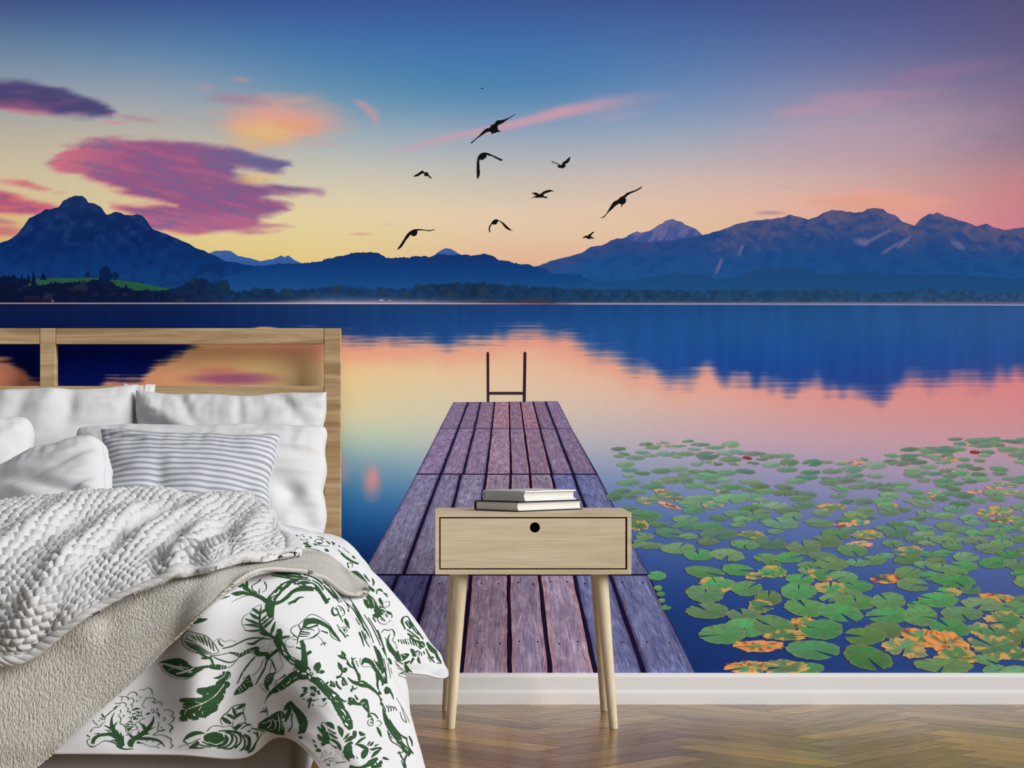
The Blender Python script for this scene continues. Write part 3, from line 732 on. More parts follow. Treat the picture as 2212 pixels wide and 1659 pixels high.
# lily pads
PADS = []   # cx, cy, rx, ry, rot, kind
Z5 = [(665,1115,120,52,0,0),(785,1080,105,48,0.1,0),(925,1075,110,58,.15,0),(1172,1090,115,52,0,0),(1395,1125,110,45,0,0),(1490,1097,108,45,0,0),(590,995,110,42,0,0),(575,908,100,45,.1,0),(1055,895,95,45,0,0),(1130,1195,140,50,.05,0),(1410,1235,130,60,.25,0),(1800,1275,155,38,.05,0),(1095,980,115,45,.1,0),(1270,1005,120,45,.15,0),(1520,1018,118,42,0,0),(1680,1020,90,55,.1,0),(1890,1010,110,38,.05,0),(1830,1080,110,45,.15,0),(1770,940,105,38,.05,0),(860,972,65,35,0,1),(745,785,85,30,.1,0),(575,798,102,32,.12,0),(920,795,75,32,0,1),(1225,752,85,35,.1,0),(1345,868,90,32,.05,0),(1350,950,105,40,.05,0),(1515,945,90,45,0,0),(1640,860,85,35,.1,0),(1850,840,115,35,.1,0),(1330,685,80,30,.1,0),(1620,692,78,30,0,1),(1245,602,75,27,.1,0),(1085,670,90,38,0,0),(1190,640,90,32,0,0),(905,648,95,32,.1,0),(780,655,75,25,.1,0),(1005,722,75,28,0,0),(885,722,60,22,0,0),(690,708,90,32,.1,0),(545,708,75,30,0,0),(440,675,90,30,0,0),(490,560,85,22,0,0),(390,595,70,25,.1,0),(475,525,68,22,0,0),(270,505,85,28,.1,0),(590,560,75,22,0,0),(645,600,100,30,0,0),(745,497,70,20,0,0),(965,545,95,30,.08,0),(860,520,60,22,0,0),(1025,510,55,20,0,0),(1160,545,75,22,.1,0),(1285,555,48,14,0,2),(940,455,62,20,0,0),(1070,418,62,15,0,0),(870,428,45,12,.1,0),(700,420,85,25,0,0),(590,305,75,18,.05,0),(1500,832,75,24,0,2),(640,860,90,40,.1,1),(790,880,80,40,0,0),(1180,810,75,30,.1,1),(1370,655,70,18,0,2),(1225,463,75,18,0,1),(1410,605,82,24,0,1),(1560,590,70,30,0,0),(900,930,70,40,0,0),(850,1175,130,30,0,2),(990,1120,110,28,0,1),(790,1285,110,34,0,2),(980,1285,120,40,0,1),(1100,1290,90,30,0,0),(1690,1130,105,45,.2,2),(1600,1185,115,48,.2,1),(1830,1170,130,60,.45,2),(2060,1180,130,60,.2,1),(1860,1230,110,48,0,1),(2120,1050,110,50,.2,1),(2080,930,100,24,.1,2),(2000,960,110,34,.1,0),(2160,980,80,34,0,0),(1980,1090,60,34,.1,1),
 (355,278,52,14,0,0),(190,338,65,15,0,0),(115,410,42,22,0,0),(280,430,60,18,0,1),(390,455,60,12,.3,2),(410,325,65,18,0,0),(310,358,65,15,0,0),(530,352,58,15,0,0),(480,325,42,18,0,0),(560,420,90,20,0,0),(690,288,55,15,0,0),(710,360,72,14,0,0),(815,335,60,16,.1,0),(1010,235,48,18,0,0),(1130,236,50,18,0,0),(920,248,48,13,0,0),(1000,272,55,13,0,0),(1100,312,60,13,0,0),(1285,325,70,18,0,0),(385,190,55,14,0,0),(485,190,50,12,0,0),(590,200,60,22,0,0),(710,142,45,18,0,0),(552,143,50,9,0,0),(630,158,50,9,0,0),(425,150,55,9,0,1),(710,218,60,14,0,0),(830,190,60,12,0,0),(915,203,55,12,0,0),(795,212,26,8,.1,3),(330,815,48,24,0,0),(335,878,22,14,0,0),(350,908,22,12,0,0),(355,942,18,11,0,0),(375,978,26,13,0,0),(230,555,60,30,0,1),(240,640,30,14,0,0),(280,660,90,18,0,0),
 (1120,285,52,13,0,0),(1230,280,50,14,0,0),(1330,268,62,18,0,0),(1340,237,52,9,0,2),(1450,250,60,18,0,0),(1575,240,55,13,0,0),(1625,200,50,9,0,0),(1800,174,75,12,0,0),(1860,115,38,9,0,0),(1990,120,80,12,0,0),(2000,148,66,11,0,0),(2160,128,70,9,.1,0),(2130,168,60,14,0,0),(1960,182,26,9,0,3),(2190,195,60,14,0,0)]
for (x, y, rx, ry, ro, kd) in Z5:
    PADS.append((1280 + x * .4214, 900 + y * .4214, rx * .4214, ry * .4214, ro, kd))
dens = [(1330,960),(1500,950),(1700,985),(1800,1000),(1900,985),(2050,945),(2300,940),(2600,960),(2600,1480),(2212,1480),(1960,1400),(1800,1370),(1560,1330),(1470,1230),(1390,1180),(1345,1080)]
holes = [(1800,1020,0),(1760,1150,70,32),(1690,1080,45,14),(1730,1020,110,14),(1560,1010,60,8),(1900,1250,60,26),(1510,1230,45,40),(1595,1290,50,28),(2150,1255,60,24),(1640,1140,35,15),(1860,1010,60,10),(1480,1050,40,12),(1960,1285,26,14),(1420,1000,60,16),(1660,1400,60,26),(1900,1430,110,20),(1560,1440,70,30),(1820,1440,60,18),(2090,1440,60,16),(1560,1370,60,16),(1620,1215,40,12)]
tries = 0; rp = random.Random(5)
while tries < 9000 and len(PADS) < 560:
    tries += 1
    y = 945 + (rp.random() ** 1.35) * 520; x = rp.uniform(1330, 2500)
    if poly_sdf(dens, np.array([x]), np.array([y]))[0] > 0: continue
    if any(len(h) == 4 and ((x - h[0]) / h[2]) ** 2 + ((y - h[1]) / h[3]) ** 2 < 1 for h in holes): continue
    if x < 1530 and y > 1180 and x < 1480: continue
    s = (y - 780) / 620.0
    rx = (9 + 35 * s) * rp.uniform(.6, 1.0); ry = rx * (0.17 + .30 * s) * rp.uniform(.8, 1.1)
    if any(((x - p[0]) / (rx + p[2])) ** 2 + ((y - p[1]) / (ry + p[3])) ** 2 < (.44 if x > 1700 else .6) for p in PADS): continue
    q = rp.random()
    PADS.append((x, y, rx, ry, rp.uniform(-.05, .15), 0 if q < .86 else (1 if q < .98 else 2)))
PADS.sort(key=lambda p: p[1] + p[3])
Vp = []; Cp = []; Fp = []; UVp = []
for i, (cx, cy, rx, ry, ro, kd) in enumerate(PADS):
    n = 42; nr = 6
    rp = random.Random(i * 7 + 3)
    notch = rp.uniform(0, 2 * math.pi); nw = rp.uniform(.06, .22)
    ph = [rp.uniform(0, 6.28) for _ in range(4)]
    th = np.linspace(notch + nw, notch + 2 * math.pi - nw, n)
    rag = (0.05 if kd == 0 else .12)
    rad = 1 + rag * np.sin(3 * th + ph[0]) * .6 + rag * np.sin(7 * th + ph[1]) * .5 + rag * .5 * np.sin(17 * th + ph[2]) + rag * .4 * np.sin(29 * th + ph[3])
    if kd == 3: rad = 1 + .1 * np.sin(2 * th)
    t = np.linspace(0.0, 1, nr)[:, None]
    ex = t * rad[None, :] * rx * np.cos(th)[None, :]; ey = t * rad[None, :] * ry * np.sin(th)[None, :]
    X = cx + ex * math.cos(ro) - ey * math.sin(ro) * 1; Y = cy + ex * math.sin(ro) + ey * math.cos(ro)
    far = np.clip((1330 - cy) / 360, 0, 1) * .85
    g = np.array((92, 138, 98.)) * (1 - far) + np.array((112, 144, 136.)) * far
    g = g * rp.uniform(.86, 1.1) + np.array([rp.uniform(-10, 14), rp.uniform(-4, 6), rp.uniform(-14, 6)])
    if cy > 1180 and rp.random() < .3: g = np.array((82, 150, 96.)) * rp.uniform(.9, 1.05)
    C = np.zeros(X.shape + (3,)); C[:] = g
    C = C * (1 + .05 * np.sin(th * 9 + ph[1])[None, :, None] * t[..., None])
    C = C * (1 + .06 * np.cos(th - 4.2)[None, :, None])
    edgec = np.array((150, 150, 110.)) if kd < 2 else np.array((210, 150, 110.))
    C = blend(C, edgec * (.9 if far < .5 else 1.05), ss(.78, 1.0, t + 0 * X) * .45)
    pat = fbm(X / 13 + i, Y / 7, 200 + i, 3)
    if kd == 1: C = blend(C, (206, 162, 96) if far < .6 else (200, 168, 144), ss(.6, .74, pat * .8 + .3 * t))
    if kd == 2: C = blend(C, (228, 154, 84) if cy > 1250 else (220, 160, 128), ss(.40, .54, pat * .8 + .2 * t)); C = blend(C, (110, 50, 70), ss(.60, .68, fbm(X / 8, Y / 5, 300 + i, 3)) * .7)
    if kd == 3: C[:] = (130, 62, 56)
    if kd < 2 and cy > 1150: C = blend(C, (112, 96, 84), ss(.66, .74, fbm(X / 4, Y / 2.5, 400 + i, 3)) * .7)
    lay = 8 + i * .015
    b = len(Vp) and sum(len(v) for v in Vp) or 0
    ok = (Y < 1470)
    Yc = np.minimum(Y, 1470)
    Vp.append(mural_pts(X, Yc, lay).reshape(-1, 3)); Cp.append(alb(np.clip(C, 0, 255)).reshape(-1, 3))
    Fp.append(grid_faces(nr, n, b))
me = mesh_np('pads', np.concatenate(Vp), np.concatenate(Fp), False, None, np.concatenate(Cp))
o = link('printed_lily_pads', me, m_print, MUR)
# ------------------------------------------------------------ nightstand
m_oakX = wood('pale_oak', (214, 197, 167), (200, 182, 152), (222, 206, 179), 'X', 1.0, .5, .25)
m_oakZ = wood('pale_oak_upright', (214, 197, 167), (200, 182, 152), (222, 206, 179), 'Z', 1.0, .5, .2)
def lathe_leg(name, p0, p1, r0, r1, mat, parent):
    p0 = np.array(p0); p1 = np.array(p1); n = 32
    ts = np.array([0, 0, .006, .012, .2, .4, .6, .8, 1.0]); 
    rs = np.interp(ts, [0, 1], [r0, r1]); rs[0] = 0.0; rs[1] = r0 * .86; rs[2] = r0 * .95
    th = np.linspace(0, 2 * math.pi, n + 1)
    V = []
    for t, r in zip(ts, rs):
        c = p0 * (1 - t) + p1 * t
        V.append(np.stack([c[0] + r * np.cos(th), c[1] + r * np.sin(th), np.full(n + 1, c[2])], -1))
    return link(name, mesh_np(name, np.array(V), grid_faces(len(ts), n + 1)), mat, parent)
NS = empty('nightstand', (0.243, 6.26, 0), 'pale oak nightstand with one drawer and round tapered legs beside the bed', 'nightstand')
xl, xr, yf, yb_ = -0.006, 0.491, 6.10, 6.425
zt, zb = 0.550, 0.393
boxes('top_panel', [(xl, xr, yf, yb_, zt - .0115, zt)], m_oakX, NS, bevel=.0008)
boxes('case', [(xl, xl + .0105, yf + .0005, yb_, zb, zt - .0118), (xr - .0105, xr, yf + .0005, yb_, zb, zt - .0118),
               (xl + .0105, xr - .0105, yf + .0005, yb_, zb, zb + .0125), (xl + .0105, xr - .0105, yb_ - .006, yb_, zb + .0125, zt - .0118)], m_oakX, NS, bevel=.0007)
# drawer front with a round finger hole
def drawer():
    x0, x1 = xl + .0136, xr - .0150; z0, z1 = zb + .0156, zt - .0148
    hx, hz, r = (1155.3 - CX) / F * 6.1, CZ - (1139.7 - CY) / F * 6.1, .0128
    y0, y1 = yf + .0018, yf + .016
    n = 96
    rings = []
    th = np.linspace(0, 2 * math.pi, n, endpoint=False)
    corner = [math.atan2(z - hz, x - hx) for x, z in ((x0, z0), (x1, z0), (x1, z1), (x0, z1))]
    th = np.array(th)
    for c in corner:
        k = np.argmin(np.abs((th - c + math.pi) % (2 * math.pi) - math.pi)); th[k] = c % (2 * math.pi)
    th = np.sort(th)
    cx_, sx_ = np.cos(th), np.sin(th)
    tx = np.where(cx_ > 0, (x1 - hx) / np.maximum(cx_, 1e-9), (x0 - hx) / np.minimum(cx_, -1e-9))
    tz = np.where(sx_ > 0, (z1 - hz) / np.maximum(sx_, 1e-9), (z0 - hz) / np.minimum(sx_, -1e-9))
    t = np.minimum(tx, tz)
    circ = lambda rr, y: np.stack([hx + rr * cx_, np.full(n, y), hz + rr * sx_], -1)
    rect = lambda y, s=0.0: np.stack([np.clip(hx + t * cx_, x0 + s, x1 - s), np.full(n, y), np.clip(hz + t * sx_, z0 + s, z1 - s)], -1)
    R = [rect(y1), rect(y0 + .0008), rect(y0, .0008), circ(r + .0012, y0), circ(r + .0004, y0 + .0003), circ(r, y0 + .001), circ(r, y1)]
    V = np.concatenate(R); fc = []
    for k in range(len(R) - 1):
        for i in range(n):
            j = (i + 1) % n
            fc.append((k * n + i, k * n + j, (k + 1) * n + j, (k + 1) * n + i))
    d = link('drawer', mesh_np('drawer', V, fc, smooth=False), m_oakX, NS)
    # box behind the front
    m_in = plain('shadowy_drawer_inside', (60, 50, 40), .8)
    b2 = boxes('drawer_box', [(x0 + .01, x0 + .016, y1, 6.40, z0 + .004, z1 - .004), (x1 - .016, x1 - .01, y1, 6.40, z0 + .004, z1 - .004),
                         (x0 + .01, x1 - .01, y1, 6.40, z0 + .002, z0 + .008), (x0 + .01, x1 - .01, 6.394, 6.40, z0 + .004, z1 - .004), (x0 + .01, x1 - .01, y1, 6.40, z1 - .008, z1 - .004)], m_in, d)
drawer()
for p0, p1 in (((.0328, 6.100 + .012, 0), (.060, 6.145, zb)), ((.4472, 6.112, 0), (.417, 6.145, zb)),
               ((.0230, 6.490 - .01, 0), (.049, 6.38, zb)), ((.4500, 6.480, 0), (.422, 6.38, zb))):
    lathe_leg('leg', p0, p1, .0112, .0178, m_oakZ, NS)

# ------------------------------------------------------------ books
def book(name, corner, ang, wb, hb, th, zbase, cover, page, label, ov=.003, ct=.0032, print_top=False):
    """corner: nearest corner (X,Y) of the cover; ang: direction of the short side (towards the spine)"""
    cx, cy = corner
    e1 = np.array([-math.cos(ang), math.sin(ang)])        # along the tail towards the spine
    e2 = np.array([math.sin(ang), math.cos(ang)])         # along the fore edge
    T = empty(name, (cx + (e1[0] * wb + e2[0] * hb) / 2, cy + (e1[1] * wb + e2[1] * hb) / 2, zbase), label, 'book')
    def W(a, b, z): return (cx + e1[0] * a + e2[0] * b, cy + e1[1] * a + e2[1] * b, zbase + z)
    def slab(z0, z1, a0, a1, b0, b1):
        v = [W(a, b, z) for z in (z0, z1) for a, b in ((a0, b0), (a1, b0), (a1, b1), (a0, b1))]
        return v, [(0, 1, 2, 3), (4, 7, 6, 5), (0, 4, 5, 1), (1, 5, 6, 2), (2, 6, 7, 3), (3, 7, 4, 0)]
    V = []; Fc = []
    for z0, z1 in ((0, ct), (th - ct, th)):
        v, f = slab(z0, z1, 0, wb - .004, 0, hb); k = len(V); V += v; Fc += [tuple(i + k for i in q) for q in f]
    # spine: rounded strip
    n = 12; pr = []
    for i in range(n + 1):
        a = -math.pi / 2 + math.pi * i / n
        pr.append((wb - .004 + .004 * math.cos(a), th / 2 + th / 2 * math.sin(a)))
    for i in range(n, -1, -1):
        a = -math.pi / 2 + math.pi * i / n
        pr.append((wb - .006 + .0035 * math.cos(a), th / 2 + (th / 2 - ct) * math.sin(a)))
    k = len(V); V += [W(a, 0, z) for a, z in pr] + [W(a, hb, z) for a, z in pr]; m = len(pr)
    for i in range(m): j = (i + 1) % m; Fc.append((k + i, k + j, k + m + j, k + m + i))
    for i in range(n):
        j0, j1 = i, i + 1; q0, q1 = m - 1 - i, m - 2 - i
        Fc.append((k + j0, k + q0, k + q1, k + j1)); Fc.append((k + m + j0, k + m + j1, k + m + q1, k + m + q0))
    me = bpy.data.meshes.new('cover'); me.from_pydata(V, [], Fc)
    link('cover', me, cover, T)
    # page block with concave fore edge
    V = []; Fc = []; n = 10
    prof = [(ov + .0035 * (1 - (2 * i / n - 1) ** 2), ct + (th - 2 * ct) * i / n) for i in range(n + 1)]
    prof += [(wb - .005, ct + (th - 2 * ct) * (n - i) / n) for i in range(n + 1)]
    m = len(prof)
    V = [W(a, ov, z) for a, z in prof] + [W(a, hb - ov, z) for a, z in prof]
    for i in range(m): j = (i + 1) % m; Fc.append((i, j, m + j, m + i))
    for i in range(n):
        Fc.append((i, m - 1 - i, m - 2 - i, i + 1)); Fc.append((m + i, m + i + 1, m + m - 2 - i, m + m - 1 - i))
    me = bpy.data.meshes.new('pages'); me.from_pydata(V, [], Fc)
    link('page_block', me, page, T)
    return T
m_page, nt, b = nodes('book_pages')
nz = noise_n(nt, mapping(nt, texco(nt), (3, 3, 1400)), 1.0, 3, .6)
sock(nt, b, 'Base Color', ramp(nt, nz, [(.35, L3((196, 193, 186))), (.6, L3((226, 224, 218)))]))
b.inputs['Roughness'].default_value = .85; bump(nt, b, nz, .3, .0006)
m_black = plain('black_cloth_cover', (14, 14, 16), .5, .4)
m_white, nt, b = nodes('white_printed_cover')
nz = noise_n(nt, mapping(nt, texco(nt), (26, 26, 1)), 1.0, 4, .55, 1.5)
geo = nt.nodes.new('ShaderNodeNewGeometry'); sx = nt.nodes.new('ShaderNodeSeparateXYZ'); nt.links.new(geo.outputs['Normal'], sx.inputs[0])
up = math_n(nt, 'GREATER_THAN', sx.outputs[2], .9)
f = math_n(nt, 'MULTIPLY', up, ramp(nt, nz, [(.50, (0, 0, 0)), (.54, (1, 1, 1))], 'LINEAR'))
sock(nt, b, 'Base Color', mix(nt, L3((228, 230, 232)), L3((120, 150, 136)), f)); b.inputs['Roughness'].default_value = .4
book('book', ((1120 - CX) / F * 6.135, 6.135), math.radians(46), .160, .240, .0262, .5502, m_black, m_page, 'black hardcover book lying flat on the nightstand under the white book')
book('book', ((1134 - CX) / F * 6.165, 6.165), math.radians(46), .153, .192, .0258, .5502 + .0264, m_white, m_page, 'white hardcover book lying on top of the black book')

# ------------------------------------------------------------ bed
m_hX = wood('oiled_oak_rail', (188, 160, 122), (158, 126, 88), (208, 184, 148), 'X', .8, .5, .55)
m_hZ = wood('oiled_oak_post', (186, 156, 116), (160, 128, 90), (206, 180, 142), 'X', .9, .5, .6)
BED = empty('bed', (-1.063, 5.6, 0), 'double bed with slatted oak headboard and grey base under a green floral duvet', 'bed')
HF, HB = 6.57, 6.618
hx = lambda p: (p - CX) / F * HF
hz = lambda p: CZ - (p - CY) / F * HF
c0 = -1.063
for (a, b_) in ((hx(700), hx(736)), (c0 - .0215, c0 + .0205), (2 * c0 - hx(736), 2 * c0 - hx(700))):
    boxes('headboard_post', [(a, b_, HF, HB, 0 if a > -0.5 or a < -1.5 else .30, hz(709))], m_hZ, BED, bevel=.0015)
for (z1, z0) in ((hz(709), hz(743)), (hz(834), hz(868)), (hz(1095), hz(1130))):
    boxes('headboard_rail', [(c0 + .0215, hx(700) - .0008, HF + .001, HB - .001, z0, z1)], m_hX, BED, bevel=.0012)
    boxes('headboard_rail', [(2 * c0 - hx(700) + .0008, c0 - .0225, HF + .001, HB - .001, z0, z1)], m_hX, BED, bevel=.0012)
m_basef = plain('grey_upholstery', (172, 174, 176), .9, .15, .06, 60, (900, .2, .0008))
boxes('bed_base', [(-1.84, -.27, 4.47, 6.565, .035, .30)], m_basef, BED, bevel=.012, seg=3)
for x, y in ((-1.7, 4.75), (-.42, 4.75), (-1.7, 6.4), (-.42, 6.4)):
    boxes('leg', [(x - .03, x + .03, y - .03, y + .03, 0, .035)], m_black, BED, bevel=.002)
m_sheet = plain('white_cotton_sheet', (208, 209, 211), .85, .2, .02, 8)
mt = boxes('mattress', [(-1.865, -.252, 4.52, 6.56, .302, .458)], m_sheet, None, (-1.06, 5.5, .302), bevel=.03, seg=5)
tag(mt, 'thick mattress in a white fitted sheet, its corner showing beside the headboard', 'mattress')
for p in mt.data.polygons: p.use_smooth = True
# ------------------------------------------------------------ pillows
def fnoise(x, y, seed, f): return fbm(x * f, y * f, seed, 3) - .5
def normals(Pg):
    du = np.gradient(Pg, axis=1); dv = np.gradient(Pg, axis=0)
    n = np.cross(du, dv); n /= np.linalg.norm(n, axis=-1, keepdims=True) + 1e-12
    return n
def rotm(ax, ay, az):
    from mathutils import Euler
    return np.array(Euler((math.radians(ax), math.radians(ay), math.radians(az)), 'XYZ').to_matrix())

def pillow(label, centre, w, h, t, rot, mat, seed=1, conc=.10, puff=.42, wr=.010, corner=.0, sag=0.0, folds=(), parts=True, name='pillow', nu=110, nv=84, group=None, fr=None, zmin=.4605):
    """front half towards local -Y after the local x,z plane; two shells joined at the seam"""
    u = np.linspace(-1, 1, nu); v = np.linspace(-1, 1, nv)
    # denser near the seam
    u = np.sin(u * math.pi / 2 * .96) / math.sin(math.pi / 2 * .96); v = np.sin(v * math.pi / 2 * .96) / math.sin(math.pi / 2 * .96)
    U, Vv = np.meshgrid(u, v)
    au, av = np.abs(U), np.abs(Vv)
    ox = 1 - conc * (1 - Vv ** 2) * au ** 3 + .012 * np.sin(Vv * 9 + seed)
    oz = 1 - conc * 1.2 * (1 - U ** 2) * av ** 3 + .014 * np.sin(U * 8 + seed * 2)
    rc = corner * (au ** 6 * av ** 6)
    X = U * w / 2 * (ox - rc); Z = Vv * h / 2 * (oz - rc)
    prof = np.clip((1 - au ** 2.6) * (1 - av ** 2.4), 0, 1) ** puff
    Z = Z - sag * (1 - U ** 2) * (Vv + 1) / 2
    res = []
    for side in (1, -1):
        th = t / 2 * prof
        th = th * (1 + .12 * fnoise(U, Vv, seed + 3 * side, 1.3) * 2)
        inner = np.clip(prof, 0, 1)
        wv = np.zeros_like(U)
        # gathered wrinkles running in from the seam
        wv += wr * (fbm(U * 7 + seed, Vv * 1.6, seed + 5, 3) - .5) * ss(.2, 1, av) * 1.5
        wv += wr * (fbm(U * 1.8, Vv * 7 + seed, seed + 9, 3) - .5) * ss(.3, 1, au) * 1.5
        wv += wr * 1.1 * (fbm(U * 2.3 + Vv * 1.5, Vv * 2.6 - U, seed + 13, 3) - .5)
        if side == 1:
            for (x0, z0, x1, z1, wd, dp) in folds:     # creases: negative depth = valley, positive = ridge
                L2 = (x1 - x0) ** 2 + (z1 - z0) ** 2
                tt = np.clip(((U - x0) * (x1 - x0) + (Vv - z0) * (z1 - z0)) / L2, 0, 1)
                dd = np.hypot(U - x0 - (x1 - x0) * tt, Vv - z0 - (z1 - z0) * tt)
                wv += dp * np.exp(-(dd / wd) ** 2) * (1 - .75 * tt)
        Y = -side * (th + wv * inner ** .6)
        res.append(np.stack([X, Y, Z], -1))
    R = rotm(*rot)
    out = []
    for G in res: out.append(G.reshape(-1, 3) @ R.T + np.array(centre))
    n = nu * nv
    out = [np.concatenate([q[:, :2], np.maximum(q[:, 2:], zmin)], 1) for q in out]
    V = np.concatenate(out)
    uv = np.stack([(U * .5 + .5) * w, (Vv * .5 + .5) * h], -1).reshape(-1, 2)
    uv = np.concatenate([uv, uv])
    F = np.concatenate([grid_faces(nv, nu, 0, False), grid_faces(nv, nu, n, True)])
    # weld the rim
    idx = np.arange(2 * n); rim = np.zeros((nv, nu), bool); rim[0] = rim[-1] = True; rim[:, 0] = rim[:, -1] = True
    rm = rim.ravel(); idx[n:][rm] = idx[:n][rm]
    F = idx[F]
    root = empty(name, tuple(np.array(centre)), label, 'pillow', group) if parts else None
    me = mesh_np('pillowcase', V, F, True, uv)
    if not parts:
        o = link(name, me, mat, None, tuple(centre)); tag(o, label, 'pillow', group); return o
    link('pillowcase', me, mat, root)
    # piped seam
    ring = [out[0].reshape(nv, nu, 3)[0, :], out[0].reshape(nv, nu, 3)[:, -1], out[0].reshape(nv, nu, 3)[-1, ::-1], out[0].reshape(nv, nu, 3)[::-1, 0]]
    path = np.concatenate([r[:-1] for r in ring])
    tube = sweep(path, .0016, 6, closed=True)
    link('seam', mesh_np('seam', tube[0], tube[1]), mat, root)
    return root

def sweep(path, r, k=8, closed=False):
    path = np.asarray(path, float); n = len(path)
    T = (np.roll(path, -1, 0) - np.roll(path, 1, 0)) if closed else np.gradient(path, axis=0)
    T /= np.linalg.norm(T, axis=1, keepdims=True) + 1e-9
    up = np.array([.03, 1.0, .02]); A = np.cross(T, up); A /= np.linalg.norm(A, axis=1, keepdims=True) + 1e-9
    B = np.cross(A, T)
    th = np.linspace(0, 2 * math.pi, k, endpoint=False)
    r = np.broadcast_to(np.asarray(r, float), (n,))
    V = path[:, None, :] + r[:, None, None] * (np.cos(th)[None, :, None] * A[:, None, :] + np.sin(th)[None, :, None] * B[:, None, :])
    fc = []
    m = n if closed else n - 1
    i = np.arange(m)[:, None]; j = np.arange(k)[None, :]
    a = i * k + j; b_ = i * k + (j + 1) % k; c_ = ((i + 1) % n) * k + (j + 1) % k; d_ = ((i + 1) % n) * k + j
    return V.reshape(-1, 3), np.stack([a, b_, c_, d_], -1).reshape(-1, 4)

m_pil = plain('white_pillow_cotton', (202, 203, 205), .85, .2, .0, 8, (1500, .05, .0005))
m_pil2 = plain('white_percale', (206, 207, 208), .85, .2, .0, 8, (1500, .05, .0005))
m_strip, nt, b = nodes('striped_pillow_cotton')
sx = nt.nodes.new('ShaderNodeSeparateXYZ'); nt.links.new(texco(nt, 'UV'), sx.inputs[0])
fr = nt.nodes.new('ShaderNodeMath'); fr.operation = 'FRACT'
nt.links.new(math_n(nt, 'MULTIPLY', sx.outputs[1], 1 / .0168), fr.inputs[0])
st = ramp(nt, fr.outputs[0], [(0, (0, 0, 0)), (.53, (0, 0, 0)), (.56, (1, 1, 1)), (.97, (1, 1, 1)), (1, (0, 0, 0))])
sock(nt, b, 'Base Color', mix(nt, L3((198, 201, 204)), L3((146, 149, 162)), st)); b.inputs['Roughness'].default_value = .85; b.inputs['Specular IOR Level'].default_value = .2
def PC(px, py, d): return tuple(P(px, py, d))

# back row
pillow('white pillow against the left part of the headboard, its right edge at the second pillow', PC(10, 990, 6.44), .700, .40, .17, (-14, 0, 0), m_pil, 3, .05, .40, .02,
       folds=[(-.1, 1, -.22, -.2, .09, -.020), (.16, 1, .05, .1, .07, -.018), (.36, 1, .22, -.1, .09, .014), (.52, 1, .48, .3, .07, -.02), (-.42, .9, -.4, -.4, .08, -.022), (-.6, .9, -.55, -.4, .08, .016), (.98, .3, .6, .4, .08, -.01)])
pillow('white pillow leaning on the right part of the headboard with a pointed corner', PC(497, 988, 6.43), .515, .36, .15, (-12, 0, 0), m_pil, 8, .05, .42, .016,
       folds=[(-1, .95, -.35, .25, .11, .022), (-.9, .5, -.2, -.1, .10, -.018), (-.55, 1, -.3, .3, .07, -.016), (.45, 1, .95, .2, .10, -.020), (.98, .9, .3, .4, .10, .016), (.1, 1, .12, .3, .05, -.010)])
pillow('small white corner of a pillow sticking up behind the two back pillows', PC(300, 900, 6.50), .085, .18, .05, (-8, 0, 0), m_pil2, 5, .03, .5, .004, parts=False)
pillow('long white pillow lying in front of the back row, right end by the headboard post', PC(432, 1050, 6.20), .660, .335, .17, (-20, 0, 0), m_pil2, 12, .03, .36, .014, .05,
       folds=[(.98, -.9, .55, .2, .12, -.024), (.6, -1, .6, .1, .1, .016), (.9, .4, .5, .5, .1, -.014), (-.4, 1, -.1, .6, .1, -.01), (.75, -.2, .5, -.8, .1, -.02), (.4, .9, .95, .75, .06, -.01)])
pillow('white square pillow at the left edge with a folded seam', PC(-95, 1040, 6.13), .43, .32, .17, (-22, -8, 4), m_pil2, 21, .07, .42, .012, .10,
       folds=[(1, -.6, .2, .1, .1, -.016), (1, .9, .4, .2, .12, .012)])
pillow('plump white pillow lying tilted in front of the striped cushion', PC(50, 1096, 5.80), .48, .25, .19, (-30, -20, -20), m_pil, 31, .02, .36, .016, .16, zmin=.50,
       folds=[(.9, -.6, .0, .35, .11, -.026), (.7, -.9, .2, -.1, .12, .022), (.95, .5, .45, .1, .09, -.018), (.3, -1, -.3, .2, .1, -.018), (.98, -.1, .5, -.6, .07, -.02)])
pillow('grey and white striped cushion leaning in the middle of the bed', PC(399, 1062, 5.96), .455, .36, .15, (-34, 2, 0), m_strip, 41, .085, .46, .012, name='cushion', zmin=.505,
       folds=[(-.2, -1, -.28, .3, .09, -.022), (.05, -1, .12, .1, .12, .012), (.62, -1, .75, -.1, .09, -.020), (-.9, .8, .1, .45, .05, -.010), (.35, -1, .3, -.2, .08, -.012), (-.98, .98, -.3, .6, .08, .01)])
# ------------------------------------------------------------ duvet
def loft(ctrl, rk, ck, nr, nc, rows=None, cols=None):
    """ctrl [R][C] points; rk, ck parameters of the rows and columns"""
    ctrl = np.array(ctrl, float)
    r = rows if rows is not None else np.linspace(rk[0], rk[-1], nr)
    c = cols if cols is not None else np.linspace(ck[0], ck[-1], nc)
    A = hermite(rk, ctrl, r)
    B = hermite(ck, np.transpose(A, (1, 0, 2)), c)
    return np.transpose(B, (1, 0, 2))

